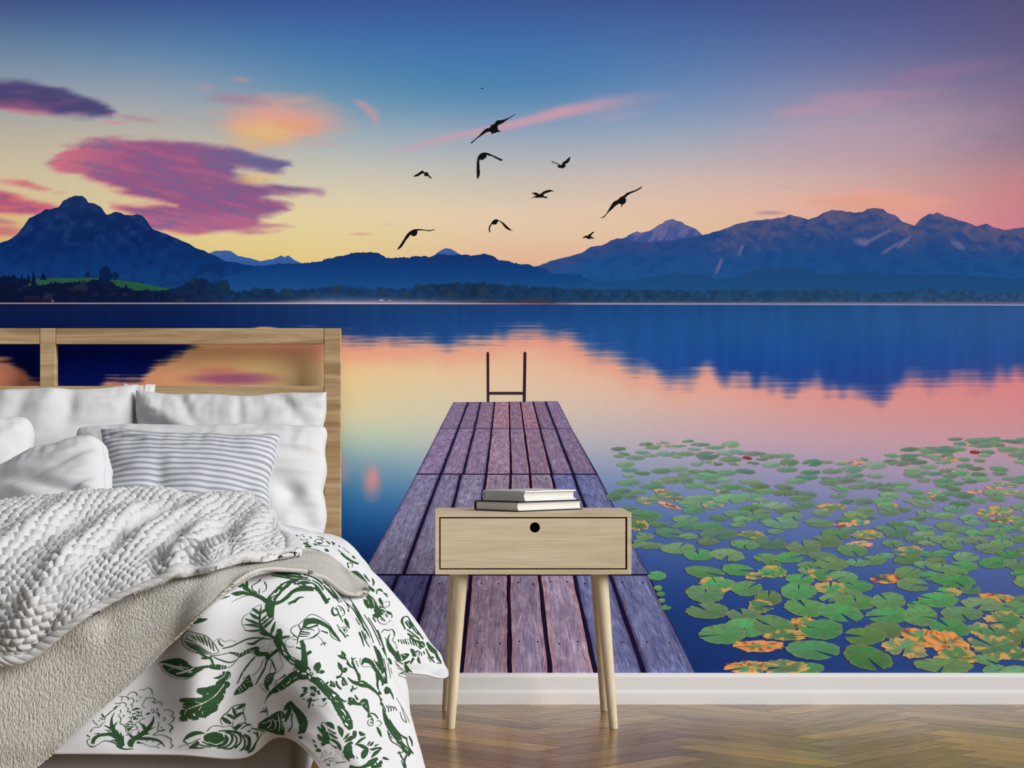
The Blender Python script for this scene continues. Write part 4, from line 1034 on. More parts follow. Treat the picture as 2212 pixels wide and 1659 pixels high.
TX = [-1.84, -1.40, -1.05, -.80, -.62, -.46, -.34]
def toprow(d, zm, ze):
    # zm: height in the middle, ze: height at the edges
    p = [(x, d, zm if x > -1.7 else ze) for x in TX[:-1]] + [(TX[-1], d, zm * .55 + ze * .45 + .006)]
    return p
rows = []
LH = [(-1.97, .22), (-1.93, .36), (-1.90, .45)]   # left side hem, out of the frame
def mk(d, zm, ze, side, dd=None):
    dl = dd or [d] * 4
    rows.append([(x, d, z) for x, z in LH] + toprow(d, zm, ze) + [(s[0], q, s[1]) for s, q in zip(side, dl)])
mk(6.12, .472, .468, [(-.262, .474), (-.232, .43), (-.215, .35), (-.205, .28)])
mk(5.90, .494, .486, [(-.258, .485), (-.210, .445), (-.165, .36), (-.135, .27)])
mk(5.65, .538, .498, [(-.245, .490), (-.180, .440), (-.105, .345), (-.045, .245)])
mk(5.40, .572, .505, [(-.240, .488), (-.160, .428), (-.062, .315), (.024, .206)], [5.40, 5.41, 5.43, 5.45])
mk(5.27, .572, .505, [(-.246, .485), (-.178, .430), (-.105, .330), (-.035, .222)], [5.27, 5.28, 5.30, 5.31])
mk(5.14, .566, .503, [(-.250, .483), (-.192, .424), (-.150, .330), (-.122, .240)])
mk(5.00, .552, .502, [(-.243, .484), (-.165, .415), (-.108, .300), (-.082, .170)])
mk(4.80, .532, .500, [(-.236, .482), (-.158, .405), (-.095, .275), (-.052, .110)])
mk(4.64, .512, .492, [(-.240, .470), (-.160, .385), (-.085, .245), (-.032, .070)])
mk(4.52, .494, .480, [(-.244, .455), (-.170, .365), (-.092, .215), (-.040, .040)])
def foot(vals, side, left):
    # vals: (d,z) for the face, side: full points
    rows.append([(-1.95, vals[0] + .02, left), (-1.92, vals[0] + .01, (left + vals[1]) / 2), (-1.89, vals[0], vals[1])] + [(x, vals[0], vals[1]) for x in TX[:-1]] + [(TX[-1] if len(vals) < 3 else vals[2], vals[0] - .002, vals[1])] + side)
foot((4.437, .440), [(-.262, 4.405, .405), (-.190, 4.375, .325), (-.118, 4.37, .185), (-.060, 4.39, .030)], .1)
foot((4.422, .340, -.352), [(-.283, 4.375, .322), (-.205, 4.325, .265), (-.120, 4.325, .150), (-.066, 4.345, .024)], .08)
foot((4.412, .255, -.362), [(-.298, 4.385, .250), (-.218, 4.325, .222), (-.132, 4.325, .120), (-.086, 4.34, .022)], .07)
rows.append([(-1.95, 4.43, .06), (-1.92, 4.42, .12), (-1.89, 4.405, .178)] + [(x, 4.402, .176) for x in TX[:-2]] + [(-.47, 4.402, .174), (-.352, 4.412, .168), (-.296, 4.395, .206), (-.246, 4.335, .200), (-.175, 4.325, .105), (-.125, 4.335, .022)])
RK = np.array([0, .22, .47, .72, .85, .98, 1.12, 1.32, 1.48, 1.60, 1.68, 1.78, 1.865, 1.945])
CK = np.array([0, .15, .25, .33, .75, 1.08, 1.31, 1.46, 1.60, 1.71, 1.80, 1.90, 2.03, 2.17])
rr = np.concatenate([np.linspace(0, 1.0, 150), np.linspace(1.0, 1.945, 330)[1:]])
cc = np.concatenate([np.linspace(0, 1.0, 60), np.linspace(1.0, 2.17, 420)[1:]])
DUV = loft(rows, RK, CK, 0, 0, rr, cc)
CCg, RRg = np.meshgrid(cc, rr)
Nn = normals(DUV)
if Nn[60, 100, 2] < 0: Nn = -Nn
def crease(pts, wd, dp, end=.0):
    """pts in (column, row) parameters"""
    out = np.zeros(CCg.shape); best = np.full(CCg.shape, 1e9); tt = np.zeros(CCg.shape)
    n = len(pts) - 1
    for i in range(n):
        (x0, y0), (x1, y1) = pts[i], pts[i + 1]
        t = np.clip(((CCg - x0) * (x1 - x0) + (RRg - y0) * (y1 - y0)) / ((x1 - x0) ** 2 + (y1 - y0) ** 2), 0, 1)
        d = np.hypot(CCg - x0 - (x1 - x0) * t, RRg - y0 - (y1 - y0) * t)
        k = d < best; best = np.where(k, d, best); tt = np.where(k, (i + t) / n, tt)
    return dp * np.exp(-(best / wd) ** 2) * np.interp(tt, [0, .15, .8, 1], [end, 1, 1, end])
H = np.zeros(CCg.shape)
calm = 1 - .75 * ss(1.44, 1.52, RRg) * ss(1.60, 1.45, CCg)
H += (fbm(CCg * 5, RRg * 4, 3, 3) - .5) * .020 * calm
H += (fbm(CCg * 14 + RRg * 4, RRg * 6, 8, 3) - .5) * .006
H += (fbm(CCg * 3 + RRg * 9, RRg * 4 - CCg * 3, 14, 2) - .5) * .012 * calm
# vertical drape of the hanging sides
hang = ss(1.62, 1.85, CCg) * ss(1.75, 1.5, RRg)
H += hang * .018 * np.sin(RRg * 21 + 2.4 * fbm(RRg * 3, CCg * 2, 5))
H += crease([(1.44, 1.50), (1.52, 1.64), (1.54, 1.78), (1.50, 1.95)], .050, -.034)
H += crease([(1.62, 1.50), (1.64, 1.64), (1.62, 1.78), (1.60, 1.95)], .045, .030)
H += crease([(1.36, 1.62), (1.45, 1.74), (1.49, 1.86)], .035, .010)
H += crease([(1.78, 1.30), (1.90, 1.45), (1.95, 1.70)], .05, -.014)
H += crease([(1.74, 1.10), (1.88, 1.22), (2.1, 1.30)], .04, .010)
H += crease([(1.56, .80), (1.66, .86), (1.80, .90)], .022, -.016)
H += crease([(1.50, .76), (1.62, .80), (1.78, .80)], .022, .012)
H += crease([(1.45, .55), (1.60, .62), (1.75, .64)], .022, -.010)
edge = ss(0, .03, 2.17 - CCg) * ss(0, .02, 1.945 - RRg)
H *= .35 + .65 * edge
DUV = DUV + Nn * H[..., None]
DUV[..., 2] = np.maximum(DUV[..., 2], .008)
# scalloped lower hem
Nn = normals(DUV)
if Nn[60, 100, 2] < 0: Nn = -Nn
# underside: offset copy joined at the border (the duvet is a filled bag)
thk = (.003 + .012 * ss(0, .05, 2.17 - CCg) * ss(0, .05, 1.945 - RRg) * ss(0, .05, CCg) * ss(0, .05, RRg))
UND = DUV - Nn * thk[..., None]
UND[..., 2] = np.maximum(UND[..., 2], .003)
nR, nC = CCg.shape
m_duv = plain('white_duvet_cotton', (208, 209, 212), .85, .2, .0, 10, (1600, .04, .0004))
m_green = plain('printed_dark_green', (46, 80, 48), .85, .2, .22, 120)
DV = [DUV.reshape(-1, 3)]; DF = [grid_faces(nR, nC)]
st_ = 3
us = UND[::1, ::1]
DV.append(us.reshape(-1, 3)); DF.append(grid_faces(nR, nC, nR * nC, True))
off = nR * nC
bi = np.concatenate([np.arange(nC), np.arange(1, nR) * nC + nC - 1, (nR - 1) * nC + np.arange(nC - 2, -1, -1), np.arange(nR - 2, -1, -1) * nC])
DF.append(np.stack([bi[:-1], bi[:-1] + off, bi[1:] + off, bi[1:]], 1))
# orientation check
DVa = np.concatenate(DV); DFa = np.concatenate(DF)
# ------------------------------------------------------------ beige woven blanket
# surface lookup: how far the duvet stands from the camera in each direction, so cloth can lie on it
def depth_map(G, step=2.0, x0=-420, x1=1010, y0=1090, y1=1900):
    px = CX + G[..., 0] / G[..., 1] * F; py = CY - (G[..., 2] - CZ) / G[..., 1] * F
    nx = int((x1 - x0) / step); ny = int((y1 - y0) / step)
    D = np.full((ny, nx), 99.0); I = np.zeros((ny, nx, 2))
    for a in (0, .25, .5, .75):
        for b_ in (0, .25, .5, .75):
            def q(M):
                return (M[:-1, :-1] * (1-a) * (1-b_) + M[1:, :-1] * a * (1-b_) + M[:-1, 1:] * (1-a) * b_ + M[1:, 1:] * a * b_)
            X = ((q(px) - x0) / step).astype(int); Y = ((q(py) - y0) / step).astype(int); dd = q(G[..., 1])
            ok = (X >= 0) & (X < nx) & (Y >= 0) & (Y < ny)
            jj, ii = np.meshgrid(np.arange(G.shape[0] - 1), np.arange(G.shape[1] - 1), indexing='ij')
            Xo, Yo, Do = X[ok], Y[ok], dd[ok]
            o = np.argsort(-Do, kind='stable')
            D[Yo[o], Xo[o]] = np.minimum(D[Yo[o], Xo[o]], Do[o])
            near = Do[o] <= D[Yo[o], Xo[o]] + 1e-9
            I[Yo[o][near], Xo[o][near], 0] = jj[ok][o][near] + a; I[Yo[o][near], Xo[o][near], 1] = ii[ok][o][near] + b_
    return D, I, (x0, y0, step)
DM, DI, DINF = depth_map(DUV)

def cloth_from(cols, nr, nc, rp=None):
    C = np.array(cols, float)                  # [col][row] (px,py,d)
    C = np.transpose(C, (1, 0, 2))
    W = np.stack([(C[..., 0] - CX) / F * C[..., 2], C[..., 2], CZ - (C[..., 1] - CY) / F * C[..., 2]], -1)
    rk = np.arange(W.shape[0]) if rp is None else rp
    seg = np.linalg.norm(np.diff(W, axis=1), axis=-1).mean(0)
    ck = np.concatenate([[0], np.cumsum(seg)])
    return loft(W, rk, ck, nr, nc), ck[-1]

def smooth(G, it):
    for _ in range(it):
        S = G.copy()
        S[1:-1, 1:-1] = (G[:-2, 1:-1] + G[2:, 1:-1] + G[1:-1, :-2] + G[1:-1, 2:]) / 4
        S[0, 1:-1] = (G[0, :-2] + G[0, 2:]) / 2; S[-1, 1:-1] = (G[-1, :-2] + G[-1, 2:]) / 2
        S[1:-1, 0] = (G[:-2, 0] + G[2:, 0]) / 2; S[1:-1, -1] = (G[:-2, -1] + G[2:, -1]) / 2
        G = S
    return G
def push_out(G, gap, DM=None, it=14):
    """keep the cloth in front of / above the duvet by at least gap"""
    px = CX + G[..., 0] / G[..., 1] * F; py = CY - (G[..., 2] - CZ) / G[..., 1] * F
    x0, y0, st = DINF
    if DM is None: DM = globals()['DM']
    X = np.clip(((px - x0) / st).astype(int), 0, DM.shape[1] - 1); Y = np.clip(((py - y0) / st).astype(int), 0, DM.shape[0] - 1)
    d = DM[Y, X]
    over = np.where((d < 90), G[..., 1] - (d - gap), -1)
    over = np.clip(over, 0, .5)
    # smooth the correction
    for _ in range(it):
        s = over.copy()
        s[1:-1, 1:-1] = (over[:-2, 1:-1] + over[2:, 1:-1] + over[1:-1, :-2] + over[1:-1, 2:] + over[1:-1, 1:-1] * 2) / 6
        over = np.maximum(s, over * .0 + s)
    f = (G[..., 1] - over) / G[..., 1]
    # move along the line of sight
    return np.stack([G[..., 0] * f, G[..., 1] * f, CZ + (G[..., 2] - CZ) * f], -1)

BL = [
 [(-330,1800,4.385),(-330,1500,4.395),(-330,1262,4.46),(-330,1190,4.85)],
 [(-100,1780,4.385),(-100,1500,4.395),(-90,1258,4.46),(-90,1185,4.85)],
 [(75,1662,4.385),(80,1450,4.395),(95,1252,4.46),(100,1180,4.85)],
 [(179,1567,4.392),(187,1400,4.40),(200,1248,4.46),(210,1178,4.85)],
 [(298,1463,4.395),(300,1350,4.40),(310,1242,4.46),(320,1176,4.85)],
 [(418,1343,4.402),(422,1290,4.41),(430,1238,4.46),(440,1174,4.85)],
 [(534,1246,4.44),(538,1230,4.48),(545,1212,4.55),(550,1178,4.85)],
 [(635,1233,4.55),(640,1220,4.6),(645,1206,4.7),(650,1184,4.9)],
 [(702,1251,4.68),(708,1234,4.76),(712,1218,4.83),(712,1200,4.95)],
 [(756,1285,4.80),(764,1268,4.86),(768,1253,4.92),(756,1236,4.98)],
 [(790,1280,4.90),(796,1272,4.92),(797,1266,4.93),(794,1262,4.95)]]
BG, blen = cloth_from(BL, 150, 330, [0, .9, 1.6, 2.4])
BG = push_out(BG, .024)
def clothnoise(G, amp, f, seed):
    n = normals(G)
    if n[n.shape[0] // 2, n.shape[1] // 3, 1] > 0: n = -n
    r, c = np.meshgrid(np.linspace(0, 1, G.shape[0]), np.linspace(0, 1, G.shape[1]), indexing='ij')
    return G + n * (amp * (fbm(c * f, r * f * .6, seed, 3) - .5))[..., None]
BG = smooth(BG, 6)
BG = clothnoise(BG, .008, 9, 4)
BN = normals(BG)
if BN[75, 100, 1] > 0: BN = -BN
nrb, ncb = BG.shape[:2]
r_, c_ = np.meshgrid(np.linspace(0, 1, nrb), np.linspace(0, 1, ncb), indexing='ij')
lenr = .62; uvb = np.stack([c_ * blen, r_ * lenr], -1)
# rolled hem along the front
hem = np.exp(-(r_ / .045) ** 2)
BG2 = BG + BN * (.005 * hem)[..., None]
m_bei, nt, b = nodes('beige_waffle_weave')
uv = texco(nt, 'UV')
wv = nt.nodes.new('ShaderNodeTexVoronoi'); wv.inputs['Scale'].default_value = 1.0
nt.links.new(mapping(nt, uv, (260, 120, 1)), wv.inputs['Vector'])
nn = noise_n(nt, mapping(nt, uv, (200, 90, 1)), 1.0, 4, .7)
rib = nt.nodes.new('ShaderNodeTexWave'); rib.inputs['Scale'].default_value = 1.0; rib.inputs['Distortion'].default_value = 1.5
nt.links.new(mapping(nt, uv, (30, 3, 1)), rib.inputs['Vector'])
hh = math_n(nt, 'ADD', math_n(nt, 'MULTIPLY', wv.outputs['Distance'], -.8), math_n(nt, 'ADD', math_n(nt, 'MULTIPLY', nn, 1.0), math_n(nt, 'MULTIPLY', rib.outputs['Fac'], .08)))
sock(nt, b, 'Base Color', ramp(nt, nn, [(.3, L3((184, 181, 172))), (.65, L3((214, 211, 203)))]))
b.inputs['Roughness'].default_value = .95; b.inputs['Specular IOR Level'].default_value = .1
b.inputs['Sheen Weight'].default_value = .15
bump(nt, b, hh, .9, .0035)
def shell(G, N, thk):
    nr, nc = G.shape[:2]
    U = G - N * thk
    off = nr * nc
    bi = np.concatenate([np.arange(nc), np.arange(1, nr) * nc + nc - 1, (nr - 1) * nc + np.arange(nc - 2, -1, -1), np.arange(nr - 2, -1, -1) * nc])
    F_ = [grid_faces(nr, nc), grid_faces(nr, nc, off, True), np.stack([bi[:-1], bi[:-1] + off, bi[1:] + off, bi[1:]], 1)]
    return np.concatenate([G.reshape(-1, 3), U.reshape(-1, 3)]), np.concatenate(F_)
V, Fc = shell(BG2, BN, .009)
o = link('blanket', mesh_np('blanket', V, Fc, True, np.concatenate([uvb.reshape(-1, 2)] * 2)), m_bei, None, (-.75, 4.6, .15))
tag(o, 'beige waffle weave blanket lying between the duvet and the chunky white throw', 'blanket')

# ------------------------------------------------------------ chunky throw
TR = [
 [(-330,1440,4.42),(-330,1330,4.42),(-330,1225,4.55),(-330,1150,4.88),(-330,1100,5.18),(-330,1112,5.34)],
 [(-120,1425,4.41),(-120,1320,4.42),(-120,1225,4.56),(-120,1150,4.88),(-120,1098,5.18),(-120,1112,5.34)],
 [(46,1436,4.38),(50,1330,4.41),(58,1225,4.57),(60,1140,4.90),(50,1084,5.20),(50,1100,5.36)],
 [(187,1337,4.40),(198,1262,4.47),(208,1186,4.70),(208,1116,4.98),(200,1073,5.22),(200,1090,5.38)],
 [(336,1264,4.46),(345,1214,4.58),(348,1164,4.80),(345,1108,5.02),(326,1064,5.24),(330,1084,5.38)],
 [(470,1223,4.57),(480,1190,4.66),(482,1154,4.86),(470,1112,5.05),(440,1084,5.24),(440,1098,5.36)],
 [(590,1202,4.65),(598,1178,4.75),(582,1150,4.90),(568,1116,5.06),(528,1076,5.25),(528,1092,5.38)],
 [(652,1189,4.72),(648,1172,4.80),(616,1158,4.90),(592,1142,5.02),(568,1096,5.24),(566,1108,5.36)]]
NUc, NVc, K = 46, 36, 11
DB, _q, _i = depth_map(BG2)
DT = np.minimum(DM, DB)
DT = np.minimum(DT, np.minimum(np.roll(DT, 3, 0), np.roll(DT, -3, 0)))
TG, tlen = cloth_from(TR, NVc * K + 1, NUc * K + 1, [0, .8, 1.7, 2.7, 3.7, 4.15])
TG = push_out(TG, .030, DT)
nr, nc = TG.shape[:2]
r_, c_ = np.meshgrid(np.linspace(0, 1, nr), np.linspace(0, 1, nc), indexing='ij')
TN = normals(TG)
if TN[nr // 2, nc // 2, 2] < 0: TN = -TN
# gathered folds running from the front left up to the back right
def fold(pts, wd, hgt):
    """pts in picture px on the throw -> ridge"""
    px = CX + TG[..., 0] / TG[..., 1] * F; py = CY - (TG[..., 2] - CZ) / TG[..., 1] * F
    best = np.full(px.shape, 1e9); tt = np.zeros(px.shape); n = len(pts) - 1
    for i in range(n):
        (x0, y0), (x1, y1) = pts[i], pts[i + 1]
        t = np.clip(((px - x0) * (x1 - x0) + (py - y0) * (y1 - y0)) / ((x1 - x0) ** 2 + (y1 - y0) ** 2), 0, 1)
        d = np.hypot(px - x0 - (x1 - x0) * t, py - y0 - (y1 - y0) * t)
        k = d < best; best = np.where(k, d, best); tt = np.where(k, (i + t) / n, tt)
    return hgt * np.exp(-(best / wd) ** 2) * np.interp(tt, [0, .2, .75, 1], [.3, 1, 1, .3])
H = fold([(-60,1230),(20,1185),(100,1140),(150,1105),(250,1080)], 20, .024)
H += fold([(90,1280),(160,1215),(220,1165),(280,1135),(330,1110)], 22, .028)
H += fold([(70,1195),(150,1150),(210,1120)], 16, -.018)
H += fold([(240,1190),(300,1150),(350,1120),(420,1100)], 14, -.026)
H += fold([(250,1215),(330,1165),(380,1135),(450,1105),(520,1085)], 20, .022)
H += fold([(375,1240),(395,1205),(425,1172),(470,1140)], 16, .026)
H += fold([(330,1240),(360,1200),(395,1170)], 15, -.020)
H += fold([(440,1215),(470,1175),(520,1140)], 16, -.012)
H += fold([(520,1195),(550,1150),(575,1110)], 18, .014)
H += fold([(20,1400),(70,1330),(100,1290)], 22, .024)
H += fold([(60,1410),(120,1340),(150,1290)], 16, -.016)
H += (fbm(c_ * 9, r_ * 7, 5, 3) - .5) * .018
TG = TG + TN * H[..., None]
TG = push_out(TG, .022, DT, 8)
TG = smooth(TG, 14)
TN = normals(TG)
if TN[nr // 2, nc // 2, 2] < 0: TN = -TN
# plaited cells
cu = c_ * NUc; cv = r_ * NVc
jit = (fbm(c_ * 30, r_ * 24, 9, 2) - .5)
cu2 = cu + .35 * (fbm(c_ * 14, r_ * 12, 19, 2) - .5) * 2; cv2 = cv + .35 * (fbm(c_ * 13, r_ * 15, 29, 2) - .5) * 2
row = np.floor(cv2); uu = cu2 + .5 * (row % 2) + .18 * (cv2 - row - .5) * np.where(row % 2 == 0, 1, -1)
fu = (uu - np.floor(uu)) * 2 - 1; fv = (cv2 - row) * 2 - 1
par = (np.floor(uu) + row) % 2
a = np.where(par == 0, np.abs(fu), np.abs(fv)); b2 = np.where(par == 0, np.abs(fv), np.abs(fu))
bul = np.sqrt(np.clip(1 - a ** 2.2, 0, 1)) * np.sqrt(np.clip(1 - b2 ** 3.5, 0, 1)) 
tilt = np.where(par == 0, fv, fu) * .22
hh = .0125 * bul * (1 + tilt) * (1 + .5 * jit) + .0014 * par
# twisted rope border along the front and the right edge
er = r_ * NVc; ec = (1 - c_) * NUc
bor = np.minimum(er, ec)
along = np.where(er < ec, c_ * NUc, r_ * NVc)
ph = (along * .95 + bor * .9); pf = (ph - np.floor(ph)) * 2 - 1
rope = np.sqrt(np.clip(1 - ((bor - .9) / 1.0) ** 2, 0, 1)) * (.009 + .005 * np.sqrt(np.clip(1 - np.abs(pf) ** 2.5, 0, 1)))
k = ss(2.0, 1.7, bor)
hh = hh * (1 - k) + rope * k
st_r = np.linalg.norm(np.gradient(TG, axis=0), axis=-1); st_c = np.linalg.norm(np.gradient(TG, axis=1), axis=-1)
hh = hh * np.clip(np.minimum(st_r / (.55 * np.median(st_r)), st_c / (.55 * np.median(st_c))), .25, 1)
hh += .0006 * (fbm(c_ * 420, r_ * 330, 3, 2) - .5)
TS = TG + TN * hh[..., None]
V, Fc = shell(TS, TN, .012)
# flat underside
nb = nr * nc
V[nb:] = (TG - TN * .006).reshape(-1, 3)
m_thr, nt, b = nodes('white_chunky_cotton')
uv = texco(nt, 'UV')
nn = noise_n(nt, mapping(nt, uv, (900, 900, 1)), 1.0, 2, .7)
tw = nt.nodes.new('ShaderNodeTexWave'); tw.inputs['Scale'].default_value = 1.0; tw.inputs['Distortion'].default_value = 4
nt.links.new(mapping(nt, uv, (130, 130, 1), (0, 0, .6)), tw.inputs['Vector'])
sock(nt, b, 'Base Color', ramp(nt, nn, [(.3, L3((176, 176, 177))), (.52, L3((218, 218, 219)))]))
b.inputs['Roughness'].default_value = .95; b.inputs['Specular IOR Level'].default_value = .1
bump(nt, b, math_n(nt, 'ADD', nn, math_n(nt, 'MULTIPLY', tw.outputs['Fac'], .6)), .6, .0015)
uvt = np.stack([c_ * tlen, r_ * .95], -1).reshape(-1, 2)
thr = link('throw', mesh_np('throw', V, Fc, True, np.concatenate([uvt, uvt])), m_thr, None, (-.8, 4.9, .35))
tag(thr, 'chunky white plaited throw bunched over the foot of the bed', 'throw')
